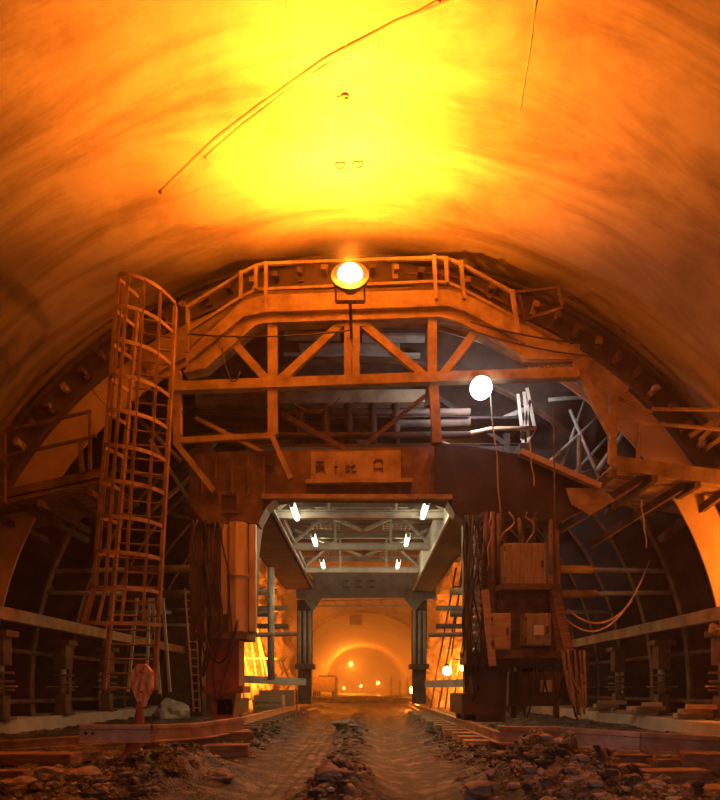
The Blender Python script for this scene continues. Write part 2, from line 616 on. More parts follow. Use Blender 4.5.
# ------------------------------------------------------------------ the round paddle sign
c = at(141, 685, 7.0)
root = thing('paddle_sign', 'weathered red octagonal paddle sign on a stubby post at left', 'sign', at(134, 766, 7.0))
m = MB()
pts = [at(px, py, 7.0) for px, py in ((137, 664), (145, 664), (151.5, 672), (151.5, 688), (146, 699), (143, 707), (138, 707), (135, 698), (130.5, 688), (130.5, 672))]
m.slab(pts, (0.02, 0.05, 0))
m.build('sign_board', SIGNR, root, bevel=0.01)
m = MB()
m.tube([at(140.5, 701, 7.03), at(139, 722, 7.03), at(136, 735, 7.03), at(133, 750, 7.03), at(129, 769, 7.03)], [0.035, 0.06, 0.075, 0.10, 0.15], 10)
m.build('post', REDP, root, smooth=True)
for px, py in ((140, 672), (141, 692)):
    m = MB()
    p = at(px, py, 6.99)
    m.tube([p, p + V((0, 0.03, 0))], 0.012, 8)
    m.build('bolt', DARK, root)

# ------------------------------------------------------------------ steel arch shutter
Y0, Y1 = 11.4, 21.4
sh = thing('arch_shutter', 'curved steel arch shutter wrapped round the trolley', 'formwork', (XC, Y0, CZ))
m = MB()
m.ring(8.0, 8.06, Y0, Y1, -96, 96)
m.build('skin', SKIN, sh, 'dark curved steel skin', smooth=False)
for s in (-1, 1):
    m = MB()
    m.ring(6.95, 7.62, Y0 - 0.02, Y0 + 0.02, s * 42, s * 96)
    m.build('end_plate', PLATE, sh, 'smooth ochre end plate')
m = MB()
m.ring(6.95, 7.62, Y0 - 0.02, Y0 + 0.02, -41.9, 41.9)
m.build('end_plate', PLATE, sh)
m = MB()
m.ring(7.62, 8.12, Y0 - 0.05, Y0 - 0.01, -96, 96)
m.ring(7.60, 7.66, Y0 - 0.16, Y0 - 0.01, -96, 96)
m.ring(8.08, 8.14, Y0 - 0.16, Y0 - 0.01, -96, 96)
se = m.build('stop_end', DARK, sh, 'dark stop-end board between two flanges')
for i in range(58):
    a = -94 + i * 3.3
    m = MB()
    p = arc(7.72 + 0.1 * (i % 2), a, Y0 - 0.1)
    q = arc(8.0, a + rs.uniform(-0.5, 0.5), Y0 - 0.1)
    m.bar(p, q, 0.1, 0.07, (0, 1, 0))
    t = arc(7.86, a, Y0 - 0.2)
    m.box(t - V((0.045, 0.05, 0.045)), t + V((0.045, 0.08, 0.045)))
    child(m, 'clamp', RUST if i % 3 else STEEL, se)
for k in range(6):
    y = 12.9 + k * 1.65
    m = MB()
    m.ring(7.12, 8.0, y - 0.015, y + 0.015, -95, 95)
    rb = m.build('rib', DARK, sh)
    m = MB()
    m.ring(7.05, 7.1, y - 0.08, y + 0.08, -95, 95)
    child(m, 'flange', DARK if k % 2 else RUST, rb)  # every second flange coloured darker to read as unlit
for i in range(15):
    a = -84 + i * 12
    m = MB()
    m.bar(arc(7.9, a, Y0 + 0.05), arc(7.9, a, Y1), 0.12, 0.16, arc(1, a, 0) - V((XC, 0, CZ)))
    m.build('stringer', DARK, sh)
# added boards that block light and keep the bays beside the trolley dark
for s in (-1, 1):
    m = MB()
    rim = [arc(7.95, s * a_, Y1 + 0.1) for a_ in range(36, 97, 4)]
    xi = XC + s * 4.35
    m.slab([V((xi, Y1 + 0.1, 7.4))] + [p for p in rim if abs(p.x - XC) > 4.5] + [V((xi, Y1 + 0.1, 0.15))], (0, 0.06, 0))
    m.build('bay_light_block', DARK, sh)
# thin hand line clipped along the outer edge of the left haunch
for s, a0, a1 in ((-1, 32, 58), (1, 28, 47)):
    m = MB()
    m.tube([arc(8.2, s * (a0 + (a1 - a0) * t / 14), Y0 - 0.3) for t in range(15)], 0.018, 6)
    m.build('hand_line', RUST, sh)
# hinge panel plates on the haunches behind the truss
for s, (a0, a1) in ((-1, (17, 34)), (1, (18, 42))):
    m = MB()
    m.ring(7.05, 7.62, Y0 - 0.1, Y0 - 0.03, s * a0, s * a1)
    m.build('haunch_plate', STEEL, sh, 'bright ochre haunch plate')

# longitudinal side beams
for s, px, lab in ((-1, -6.62, 'left'), (1, 6.5, 'right')):
    m = MB()
    m.bar((px, 10.6, 2.36), (px * 0.985, 21.6, 2.36), 0.16, 0.24)
    tag(m.build('side_beam', STEEL, bevel=0.01), 'long pale horizontal beam along the %s foot of the arch shutter' % lab, 'beam')

# screw jacks on the kerbs
def jack(x, y, side, k):
    r = thing('screw_jack', '%s screw jack from the front, standing on the %s kerb' % (ORD[k], side), 'jack', (x, y, 0.4), 'screw jacks on the kerbs')
    m = MB()
    m.box((x - 0.2, y - 0.2, 0.40), (x + 0.2, y + 0.2, 0.44)).box((x - 0.12, y - 0.12, 0.44), (x + 0.12, y + 0.12, 0.86))
    m.build('base', RUST, r, bevel=0.01)
    m = MB()
    m.tube([(x, y, 0.8), (x, y, 1.9)], 0.07, 10)
    m.build('screw', GREY, r, smooth=True)
    for z in (0.94, 1.10, 1.26):
        m = MB()
        m.tube([(x, y, z), (x, y, z + 0.045)], 0.24, 16)
        m.build('collar', RUST, r)
    m = MB()
    m.box((x - 0.14, y - 0.14, 1.42), (x + 0.14, y + 0.14, 2.0)).box((x - 0.24, y - 0.2, 1.95), (x + 0.24, y + 0.2, 2.06))
    m.build('head', RUST, r, bevel=0.01)
    m = MB()
    m.tube([(x - 0.35, y - 0.05, 1.03), (x + 0.35, y - 0.05, 1.03)], 0.018, 6)
    m.build('turning_bar', GREY, r)


for k, y in enumerate((11.1, 13.4, 15.7, 18.2)):
    jack(-6.75, y, 'left', k)
    jack(6.62, y, 'right', k)
# low tie pipes between the jacks
for s, x, lab in ((-1, -6.8, 'left'), (1, 6.68, 'right')):
    for z, nm in ((1.75, 'upper'), (0.72, 'lower')):
        m = MB()
        m.tube([(x + 0.3 * s, 11.0, z), (x + 0.3 * s, 18.6, z)], 0.05, 8)
        tag(m.build('tie_pipe', RUST, smooth=True), '%s thin tie pipe running behind the %s screw jacks' % (nm, lab), 'pipe')

# ------------------------------------------------------------------ trolley (portal gantry)
g = thing('portal_trolley', 'big rusty steel portal trolley straddling the roadway on rails', 'trolley', (-0.3, 11, 0.4))
D0 = 10.9
def pl(pts, d=D0):
    return [at(px, py, d) for px, py in pts]

m = MB()
m.slab(pl([(188, 456), (215, 452), (420, 447), (438, 446), (470, 447), (540, 459), (600, 487), (590, 505), (560, 520), (500, 524), (470, 522), (456, 513), (448, 501), (432, 496), (292, 495), (276, 498), (266, 507), (258, 523), (204, 523), (190, 505)]), (0, 0.45, 0))
pb = m.build('portal_beam', RUST, g, 'rusty front portal beam with marks on it')
m = MB()
m.slab(pl([(436, 445), (470, 446), (540, 458), (601, 487), (590, 506), (560, 522), (470, 523), (455, 513), (447, 500), (436, 495)], D0 - 0.03), (0, 0.03, 0))  # near-black overlay offsets the orange ambient light on this end of the beam
child(m, 'side_gusset', SHADEBLK, pb, 'large gusset sheet in a shade-dark colour')
# raised face panel with flanges, the black plate for the window and the row of cut marks
m = MB()
m.slab(pl([(311, 452), (401, 450), (401, 481), (311, 482)], D0 - 0.04), (0, 0.05, 0))
m.bar(at(306, 482, D0 - 0.08), at(412, 481, D0 - 0.08), 0.12, 0.07)
m.bar(at(262, 497, D0 - 0.06), at(452, 497.5, D0 - 0.06), 0.12, 0.08)
fp = child(m, 'face_panel', STEEL, pb)
def glyph(strokes, ox, oy, s=1.0, d=D0 - 0.05):
    m = MB()
    for (x0, y0, x1, y1) in strokes:
        m.bar(at(ox + x0 * s, oy + y0 * s, d), at(ox + x1 * s, oy + y1 * s, d), 0.012, 0.035, None)
    child(m, 'cut_mark', CABLE, pb, 'dark cut character mark')

glyph([(-4, -5, 4, -5), (0, -7, 0, -1), (-4, -1, 4, -1), (-4, -1, -4, 2), (4, -1, 4, 2), (-4, 2, 4, 2), (-4, 6, -3, 3.5), (-1, 6, -1, 4), (2, 6, 2, 4), (5, 6, 4, 3.5)], 320, 467)
glyph([(0, -6, 0, -2), (-2, 0, 2, 0), (0, 2, 0, 6)], 336, 467)
glyph([(-4, -6, -4, 5), (-4, -1, 0, -1), (-4, 5, 0, 4), (2, -6, 2, 5), (2, 0, 5, -2), (2, 5, 6, 5), (6, 5, 6, 3)], 350, 467)
glyph([(-4, 6, -4, -3), (-4, -3, -2, -6), (-2, -6, 3, -6), (3, -6, 4.5, -3), (4.5, -3, 4.5, 6), (-4, 3, 4.5, 3)], 378, 466)
glyph([(-5, -3, 5, -3), (-5, 2, 5, 2), (0, -6, 0, 5)], 270, 469, 0.9, D0 - 0.01)
m = MB()
m.slab(pl([(221, 495), (237, 495), (237, 511), (221, 511)], D0 - 0.01), (0, 0.02, 0))  # black plate stands in for the shade inside the opening
child(m, 'opening', CABLE, pb, 'black plate in place of a square opening')
m = MB()
for a, b in (((219, 494), (239, 494)), ((219, 512), (239, 512)), ((220, 494), (220, 512)), ((238, 494), (238, 512))):
    m.bar(at(*a, D0 - 0.03), at(*b, D0 - 0.03), 0.05, 0.04)
child(m, 'opening_frame', RUST, pb)
for k in range(6):
    px = 200 + k * 16 if k < 5 else 430
    m = MB()
    m.bar(at(px, 456, D0 - 0.05), at(px, 494, D0 - 0.05), 0.03, 0.08, (0, 1, 0))
    child(m, 'stiffener', RUST, pb)

# left front leg
def column(root, pts, d, dep, m_):
    b = MB()
    b.slab([at(px, py, d) for px, py in pts], (0, dep, 0))
    return b

lg = column(g, [(206, 523), (258, 523), (255, 545), (252, 632), (210, 632), (206, 600)], 11.05, 0.5, RUST).build('leg', RUST, g)
for x0, x1, dd, mm, lab in ((221, 227.5, 10.72, STEEL, None), (229, 247, 10.62, STEEL, None), (249, 255.5, 10.72, STEEL, None)):
    b = MB()
    if x1 - x0 > 10:
        xm, w = (at(238, 500, dd).x), 0.17
        b.tube([at(238, 524, dd + 0.17), at(238, 632, dd + 0.17)], 0.18, 8, True)
        b.tube([at(238, 574, dd + 0.17), at(238, 577, dd + 0.17)], 0.215, 8, True)
    else:
        b.slab([at(x0, 524, dd), at(x1, 524, dd), at(x1, 631 if x0 > 240 else 614, dd), at(x0, 631 if x0 > 240 else 614, dd)], (0, 0.14, 0))
    child(b, 'jack_cylinder' if x1 - x0 > 10 else 'guide_strip', LAMPLIT, lg)  # brighter yellow colour in place of a lamp shining on this column
b = MB()
b.slab([at(196, 632, 10.55), at(247, 632, 10.55), at(247, 639, 10.55), at(196, 639, 10.55)], (0, 0.8, 0))
child(b, 'flange', RUST, lg)
b = MB()
b.slab([at(207, 639, 10.75), at(239, 639, 10.75), at(239, 688, 10.75), at(207, 688, 10.75)], (0, 0.5, 0))
b.slab([at(203, 686, 10.65), at(243, 686, 10.65), at(243, 693, 10.65), at(203, 693, 10.65)], (0, 0.7, 0))
child(b, 'foot', REDP, lg, 'dark red jacking foot')
b = MB()
b.slab([at(210, 693, 10.75), at(236, 693, 10.75), at(233, 719, 10.75), at(213, 719, 10.75)], (0, 0.5, 0))
child(b, 'bogie', REDP, lg)
for dy in (0.25, 0.95):
    b = MB()
    b.tube([(RXL - 0.07, 10.9 + dy, 0.58), (RXL + 0.07, 10.9 + dy, 0.58)], 0.18, 18)
    child(b, 'wheel', DARK, lg)
b = MB()
b.box((RXL - 0.14, 10.75, 0.52), (RXL + 0.14, 12.3, 0.8))
child(b, 'wheel_frame', DARK, lg)
# outer post of the left leg
m = MB()
m.bar(at(198, 500, 11.2), at(198, 716, 11.2), 0.22, 0.3, (0, 1, 0))
m.bar(at(188, 560, 11.2), at(222, 560, 11.2), 0.2, 0.12)
m.bar(at(188, 620, 11.2), at(222, 620, 11.2), 0.2, 0.12)
m.build('leg_post', DARK, g)

# right front leg
lg = column(g, [(470, 522), (506, 522), (506, 655), (470, 655)], 11.05, 0.5, RUST).build('leg', RUST, g)
b = MB()
b.slab([at(466, 650, 10.7), at(560, 650, 10.7), at(556, 664, 10.7), at(466, 664, 10.7)], (0, 0.7, 0))
child(b, 'flange', RUST, lg)
b = MB()
b.slab([at(470, 664, 10.8), at(508, 664, 10.8), at(505, 722, 10.8), at(476, 722, 10.8)], (0, 0.5, 0))
child(b, 'foot', DARK, lg)
b = MB()
b.slab([at(463, 520, 11.2), at(470, 520, 11.2), at(470, 712, 11.2), at(465, 712, 11.2)], (0, 0.2, 0))
child(b, 'guide_strip', RUST, lg)
b = MB()
b.slab([at(547, 522, 11.0), at(558, 522, 11.0), at(566, 655, 11.0), at(552, 655, 11.0)], (0, 0.25, 0))
child(b, 'outer_post', RUST, lg)
for dy in (0.25, 0.95):
    b = MB()
    b.tube([(RXR - 0.07, 10.9 + dy, 0.58), (RXR + 0.07, 10.9 + dy, 0.58)], 0.18, 18)
    child(b, 'wheel', DARK, lg)
b = MB()
b.box((RXR - 0.14, 10.75, 0.52), (RXR + 0.5, 12.3, 0.9))
child(b, 'wheel_frame', DARK, lg)

# back portal
DB = 20.8
m = MB()
m.slab([at(px, py, DB) for px, py in ((296, 571), (436, 571), (436, 598), (424, 600), (414, 612), (404, 598), (322, 598), (313, 612), (304, 600), (296, 598))], (0, 0.1, 0))
bp_ = m.build('portal_beam', GREY, g, 'grey back portal beam with stencilled marks')
for px in (346, 359, 372):
    m = MB()
    d = DB - 0.03
    for (x0, y0, x1, y1) in ((-3, -3, 3, -3), (0, -5, 0, 3), (-3, 3, 3, 3), (-3, -3, -3, 1)):
        m.bar(at(px + x0, 584 + y0, d), at(px + x1, 584 + y1, d), 0.012, 0.035)
    child(m, 'cut_mark', DARK, bp_)
for xs_, nm in (((297, 312), 'left'), ((412, 427), 'right')):
    x0, x1 = xs_
    b = MB()
    b.slab([at(x0, 600, DB + 0.1), at(x1, 600, DB + 0.1), at(x1, 668, DB + 0.1), at(x0, 668, DB + 0.1)], (0, 0.35, 0))
    lg = b.build('leg', RUST, g)
    for px in (x0 + 2.5, x0 + 7.5, x0 + 12.5):
        b = MB()
        b.tube([at(px, 611, DB), at(px, 664, DB)], 0.06, 8)
        child(b, 'jack_cylinder', PALE, lg, smooth=True)
    b = MB()
    b.slab([at(x0 - 2, 664, DB - 0.2), at(x1 + 2, 664, DB - 0.2), at(x1 + 2, 669, DB - 0.2), at(x0 - 2, 669, DB - 0.2)], (0, 0.7, 0))
    child(b, 'flange', RUST, lg)
    b = MB()
    b.slab([at(x0 + 1, 669, DB), at(x1 - 1, 669, DB), at(x1 - 1, 704, DB), at(x0 + 1, 704, DB)], (0, 0.5, 0))
    child(b, 'foot', RUST, lg)

# longitudinal beams on top of the legs
m = MB()
m.box((-2.75, 11.35, 4.42), (-1.84, 20.8, 4.46)).box((-1.88, 11.35, 4.42), (-1.84, 20.8, 4.95)).box((-2.75, 11.35, 4.42), (-2.71, 20.8, 4.95))
m.build('side_girder', RUST, g)
for dz in (0, 0.22):
    m = MB()
    m.bar((-1.80, 11.35, 4.47 + dz), (-1.80, 20.8, 4.47 + dz), 0.06, 0.05)
    m.build('girder_edge', PALE, g)
m = MB()
m.box((1.66, 11.35, 4.32), (2.35, 20.8, 4.36)).box((2.31, 11.35, 4.32), (2.35, 20.8, 5.0))
sg = m.build('side_girder', SHADEBLK, g)  # body darkened in colour so its strongly lit underside looks shaded
m = MB()
m.box((1.62, 11.35, 4.32), (1.66, 20.8, 5.0))
child(m, 'web_plate', PALE, sg, 'pale inner web plate')  # glow of the tubes on this face put into its pale colour
# roof deck and cross trusses
for k in range(7):
    y = 11.5 + k * 1.36
    m = MB()
    m.box((-2.3, y, 5.62), (2.2, y + 1.3, 5.68))
    m.build('roof_panel', DARK, g)
for k, y in enumerate((12.4, 15.2, 18.2)):
    m = MB()
    m.ibeam((-1.84, y, 4.58), (1.62, y, 4.58), 0.14, 0.17)
    cb = m.build('cross_beam', PALE, g)
    for px in (-0.75, 0.65):
        m = MB()
        m.bar((px, y, 4.66), (px, y, 5.62), 0.06)
        child(m, 'hanger', GREY, cb)
    for (a, b) in ((-1.8, -0.75), (1.6, 0.65)):
        m = MB()
        m.bar((a, y, 4.68), (b, y + 0.02, 5.6), 0.06)
        child(m, 'diagonal', GREY, cb)
    m = MB()
    m.ibeam((-2.2, y + 1.35, 5.2), (2.1, y + 1.35, 5.2), 0.1, 0.14)
    m.build('roof_joist', GREY, g)
    if k < 2:
        y2 = (15.2, 18.2)[k]
        m = MB()
        m.bar((-1.8, y, 5.0), (-0.1, y2, 5.0), 0.07)
        m.bar((1.6, y, 5.0), (0.0, y2, 5.0), 0.07)
        m.build('wind_brace', GREY, g)
    for s in (-1, 1):
        m = MB()
        cx = s * 0.95 - 0.1
        for i in range(7):
            m.bar((cx - 0.36 + i * 0.12, y + 0.5, 5.3), (cx - 0.36 + i * 0.12, y + 1.2, 5.3), 0.02)
        for i in range(4):
            m.bar((cx - 0.38, y + 0.5 + i * 0.23, 5.3), (cx + 0.38, y + 0.5 + i * 0.23, 5.3), 0.02)
        m.build('grating', PALE, g)
# trailing strip under the back portal and the light frame
m = MB()
m.bar(at(318, 601, DB + 0.5), at(438, 599, DB + 0.5), 0.05)
m.bar(at(318, 606, DB + 0.5), at(410, 606, DB + 0.5), 0.05)
for k in range(9):
    m.bar(at(320 + k * 12, 600, DB + 0.5), at(326 + k * 12, 606, DB + 0.5), 0.03)
m.build('lattice_strip', PALE, g)
# ties between the legs
for (a, b, lab) in (((240, 679, 16.0), (304, 682, 17.5), None), ((428, 684, 18), (474, 683, 15.0), None)):
    m = MB()
    m.bar(at(*a), at(*b), 0.2, 0.2)
    m.build('leg_tie', GREY, g)
m = MB()
m.tube([at(271, 568, 15.5), at(271, 680, 15.5)], 0.09, 12)
m.build('vertical_pipe', GREY, g, smooth=True)
for (a, b) in (((430, 635, 17.0), (478, 634, 14)), ((250, 635, 14), (296, 634, 17.5))):
    m = MB()
    m.tube([at(*a), at(*b)], 0.06, 8)
    m.build('tie_rod', RUST, g)

# pipes and cylinders lying across above the portal beam
for k, (py, d, r) in enumerate(((414, 12.0, 0.07), (424, 12.2, 0.1), (437, 11.6, 0.07))):
    m = MB()
    m.tube([at(196, py, d), at(470, py - 2, d)], r, 10)
    m.build('cross_pipe', DARK, g, smooth=True)
m = MB()
m.slab([at(195, 392, 12.6), at(425, 389, 12.6), at(425, 402, 12.6), at(195, 404, 12.6)], (0, 0.25, 0))
m.build('rear_chord', STEEL, g)
for px in (300, 325, 348, 372, 395):
    m = MB()
    m.tube([at(px, 405, 12.0), at(px + 1, 449, 12.0)], 0.09, 8)
    m.build('lift_cylinder', DARK, g, smooth=True)
# inner frames that carry the shutter
for k, y in enumerate((13.6, 17.0, 20.4)):
    m = MB()
    m.ibeam((-3.7, y, 6.4), (3.6, y, 6.4), 0.18, 0.22)
    cb = m.build('frame_beam', DARK, g)
    for x in (-3.2, -1.6, 0, 1.6, 3.2):
        m = MB()
        m.bar((x, y, 5.6), (x, y, CZ + math.sqrt(7.0 ** 2 - x * x)), 0.14)
        child(m, 'frame_post', DARK, cb)
    for a, b in ((-3.2, -1.6), (0, -1.6), (0, 1.6), (3.2, 1.6)):
        m = MB()
        m.bar((a, y, 6.5), (b, y, CZ + 6.6), 0.1)
        child(m, 'frame_brace', DARK, cb)
m = MB()
m.box((-3.4, 12.8, 6.75), (3.4, 20.5, 6.8))
m.build('upper_deck', SKIN, g)
for x in (-3.1, 3.1):
    m = MB()
    m.bar((x, 11.5, 5.5), (x, 20.6, 5.5), 0.25, 0.4)
    m.build('top_girder', DARK, g)

# side props from trolley legs to the ribs
props = []
for s in (-1, 1):
    for k, y in enumerate((12.95, 16.2, 19.5)):
        for j, (z0, z1, a) in enumerate(((5.2, 5.8, 48), (3.6, 3.4, 69), (3.0, 3.0, 73))):
            r1 = arc(7.05, s * a, y)
            x0 = 2.4 * s + XC
            th = thing('prop', '%s %s prop between the %s side of the trolley and the shutter ribs' % (('front', 'middle', 'rear')[k], ('upper', 'waist-high', 'lowest')[j], 'left' if s < 0 else 'right'), 'prop', (x0, y, z0), 'props to the ribs')
            m = MB()
            a_, b_ = V((x0, y, z0)), r1
            m.tube([a_, a_.lerp(b_, 0.62)], 0.085, 10)
            m.build('barrel', STEEL if j == 1 else RUST, th, smooth=True)
            m = MB()
            m.tube([a_.lerp(b_, 0.6), b_], 0.05, 10)
            m.build('rod', GREY, th, smooth=True)

# ------------------------------------------------------------------ upper truss with the railed walkway
t = thing('walkway_truss', 'ochre steel truss with railed walkway bridging the top of the trolley', 'truss', front(352, 385))
top = [(186, 350), (243, 297), (268, 291), (448, 286), (466, 291), (525, 322), (578, 352)]
bot = [(578, 362), (525, 362), (512, 353), (458, 325), (440, 320), (265, 326), (256, 329), (207, 371), (186, 375)]
m = MB()
m.slab([front(*p) for p in top + bot], (0, 0.08, 0))
fa = m.build('fascia', STEEL, t)
m = MB()
seam = [(188, 362), (243, 317), (267, 312), (447, 306), (465, 311), (525, 343)]
for a, b in zip(seam, seam[1:]):
    m.bar(front(*a, -0.03), front(*b, -0.03), 0.09, 0.045)
child(m, 'seam_angle', STEEL, fa)
m = MB()
b2 = bot[::-1]
for a, b in zip(b2, b2[1:]):
    m.bar(front(*a, 0.05), front(*b, 0.05), 0.26, 0.04)
child(m, 'bottom_flange', STEEL, fa)
m = MB()
for a, b in zip(top, top[1:]):
    A, B = front(*a), front(*b)
    m.hexa([A + V((0, 0, -0.06)), A + V((0, 0.85, -0.06)), B + V((0, 0.85, -0.06)), B + V((0, 0, -0.06)), A, A + V((0, 0.85, 0)), B + V((0, 0.85, 0)), B])
m.build('deck', RUST, t)
m = MB()
m.bar(front(174, 388), front(400, 380), 0.16, 0.17)
m.bar(front(400, 380), front(578, 374), 0.16, 0.17)
m.build('bottom_chord', STEEL, t)
for px, y0, y1, w in ((273, 326, 436, 0.17), (348, 320, 384, 0.13), (356, 320, 384, 0.13), (432, 320, 384, 0.16), (178, 372, 446, 0.13)):
    m = MB()
    m.bar(front(px, y0, 0.04), front(px, y1, 0.04), 0.15, w, (1, 0, 0))
    m.build('post', STEEL, t)
m = MB()
m.bar(front(433, 384, 0.04), front(437, 444, 0.04), 0.15, 0.16, (1, 0, 0))
m.build('post', STEEL, t)
for a, b in (((232, 341), (270, 384)), ((341, 325), (279, 382)), ((362, 324), (426, 378)), ((474, 334), (439, 380))):
    m = MB()
    m.bar(front(*a, 0.03), front(*b, 0.03), 0.1, 0.14)
    m.build('diagonal', STEEL, t)
for px, py in ((273, 384), (352, 321), (433, 378)):
    m = MB()
    m.slab([front(px - 12, py - 6, -0.03), front(px + 12, py - 6, -0.03), front(px + 16, py + 5, -0.03), front(px - 16, py + 5, -0.03)], (0, 0.03, 0))
    m.build('gusset', STEEL, t)
# right end box with mesh
m = MB()
m.slab([front(523, 345, -0.06), front(574, 344, -0.06), front(574, 361, -0.06), front(523, 362, -0.06)], (0, 0.06, 0))
m.build('end_plate', STEEL, t)
m = MB()
for k in range(18):
    m.bar(front(527 + k * 2.6, 362, 0), front(530 + k * 2.6, 373, 0), 0.012)
    m.bar(front(530 + k * 2.6, 362, 0), front(527 + k * 2.6, 373, 0), 0.012)
m.build('mesh_panel', GREY, t)
m = MB()
m.bar(front(576, 344, -0.02), front(576, 377, -0.02), 0.1, 0.1)
m.build('end_post', STEEL, t)
m = MB()
m.bar(front(579, 372, 0.05), front(614, 436, 0.05), 0.12, 0.14)
m.build('end_stay', STEEL, t)
# guard rail
rail_hi = [(186, 308), (241, 274), (256, 266), (266, 264), (433, 258), (446, 258.5), (461, 264), (513, 293)]
rail_lo = [(188, 331), (242, 297), (257, 290), (430, 282), (447, 283), (462, 289), (517, 319)]
for nm, pts in (('top_rail', rail_hi), ('mid_rail', rail_lo)):
    m = MB()
    for a, b in zip(pts, pts[1:]):
        m.bar(front(*a, 0.02), front(*b, 0.02), 0.05, 0.05)
    m.build(nm, STEEL, t)
for (a, b) in (((188, 310), (188, 352)), ((241, 272), (241, 300)), ((256, 267), (256, 290)), ((266, 263), (266, 312)), ((434, 256), (436, 300)), ((446, 258), (447, 284)), ((461, 262), (464, 300)), ((512, 291), (520, 345)), ((350, 262), (350, 290))):
    m = MB()
    m.bar(front(*a, 0.0), front(*b, 0.0), 0.06, 0.09, (0, 1, 0))
    m.build('rail_post', STEEL, t)
# lower guard section beyond the right end
m = MB()
for a, b in (((512, 293), (558, 288)), ((558, 288), (563, 306)), ((517, 322), (562, 308)), ((520, 296), (524, 320))):
    m.bar(front(*a, 0.1), front(*b, 0.1), 0.045)
m.build('side_rail', RUST, t)
# rear guard rail
for nm, pts in (('rear_rail', [(200, 322), (246, 288), (262, 279), (440, 273), (458, 278), (510, 306)]),):
    m = MB()
    for a, b in zip(pts, pts[1:]):
        m.bar(front(*a, 0.8), front(*b, 0.8), 0.04)
    m.build(nm, RUST, t)
# cantilever brackets under the chord
for off in (0.0, 0.9, 1.8):
    br = MB()
    br.bar(front(178, 441, off), front(272, 436, off), 0.09, 0.1)
    br.bar(front(272, 436, off), front(291, 479, off), 0.09, 0.1)
    br.bar(front(176, 443, off), front(214, 491, off), 0.09, 0.1)
    if off > 0:
        br.bar(front(178, 392, off), front(178, 444, off), 0.1)
        br.bar(front(273, 392, off), front(273, 436, off), 0.1)
    br.bar(front(196, 418, off + 0.3), front(268, 455, off + 0.3), 0.07, 0.07)
    br.build('bracket', STEEL if off == 0 else RUST, t)
m = MB()
m.bar(front(282, 414, 0.4), front(350, 452, 0.4), 0.08)
m.bar(front(425, 396, 0.6), front(365, 445, 0.6), 0.06)
m.build('knee_brace', RUST, t)

# planks lying on the truss chord / inside
for k, (px0, px1, py, off) in enumerate(((285, 340, 336, 1.4), (362, 425, 338, 1.5), (300, 400, 348, 1.9), (285, 420, 357, 2.3))):
    m = MB()
    m.bar(front(px0, py, off), front(px1, py, off), 0.25, 0.05)
    tag(m.build('scaffold_plank', GREY), '%s grey scaffold plank from the top, seen between the truss diagonals' % ORD[k], 'plank', 'planks behind the truss')

# cables looping across the front of the truss
def cable(name, pts, r, label, m_=CABLE, cat='cable', group=None):
    m = MB()
    m.tube(pts, r, 6)
    return tag(m.build(name, m_, smooth=True), label, cat, group)

cable('cable', sag(front(188, 334, -0.1), front(352, 330, -0.1), 0.08, 12), 0.014, 'thin cable strung along the left half of the truss fascia')
cable('cable', sag(front(470, 322, -0.1), front(600, 345, -0.1), 0.06, 12), 0.014, 'upper thin cable from the right fascia to the arch')
cable('cable', sag(front(470, 330, -0.1), front(620, 358, -0.1), 0.1, 12), 0.012, 'lower thin cable from the right fascia to the arch')
cable('cable', sag(front(222, 348, -0.08), front(240, 372, -0.08), 0.35, 10), 0.014, 'black cable loop hanging left of the truss diagonal')
cable('cable', sag(front(290, 400, 0), front(340, 398, 0), 0.22, 10), 0.01, 'thin wire loop below the bottom chord')

# ------------------------------------------------------------------ caged ladder
lad = thing('caged_ladder', 'tall rusty caged ladder leaning beside the left platform', 'ladder', at(128, 690, 9.6))
B = at(130, 690, 9.6)
T = at(157, 304, 9.9)
ax = (T - B)
wv = V((0.36, 0.10, 0))
def lp(t, u=0.0, out=0.0):
    """t up the ladder, u across (-1..1), out towards the cage"""
    c = B + ax * t
    return c + wv * u * (1 - 0.22 * t) + V((-0.27, -0.96, 0)) * out
for u in (-1, 1):
    m = MB()
    m.bar(lp(0, u), lp(0.97 if u < 0 else 1.0, u), 0.055, 0.09, (0, 1, 0))
    m.build('stile', LADP, lad)
for k in range(27):
    tt = 0.005 + k * 0.0365
    m = MB()
    m.tube([lp(tt, -1), lp(tt, 1)], 0.017, 8)
    m.build('rung', LADP, lad)
def hoop_pts(tt, wide=1.0, tilt=0.0):
    out = []
    for i in range(17):
        a = PI * i / 16
        u = -math.cos(a) * (1 + 0.18 * math.sin(a)) * wide
        out.append(lp(tt, u, 0.74 * wide * math.sin(a) ** 0.62) + V((0, 0, tilt * math.sin(a))))
    return out
hs = [0.165, 0.25, 0.335, 0.42, 0.505, 0.59, 0.675, 0.76, 0.845, 0.93, 1.01]
for k, tt in enumerate(hs):
    m = MB()
    pts = hoop_pts(tt, 1.15 if k == 0 else 1.0, -0.06)
    for a, b in zip(pts, pts[1:]):
        m.bar(a, b, 0.014, 0.06, (0, 0, 1))
    m.build('cage_hoop', LADP, lad)
for i in (2, 5, 8, 11, 14):
    m = MB()
    prev = None
    for k, tt in enumerate(hs):
        p = hoop_pts(tt, 1.15 if k == 0 else 1.0, -0.06)[i]
        if prev is not None:
            m.bar(prev, p, 0.05, 0.012)
        prev = p
    m.build('cage_strap', LADP, lad)

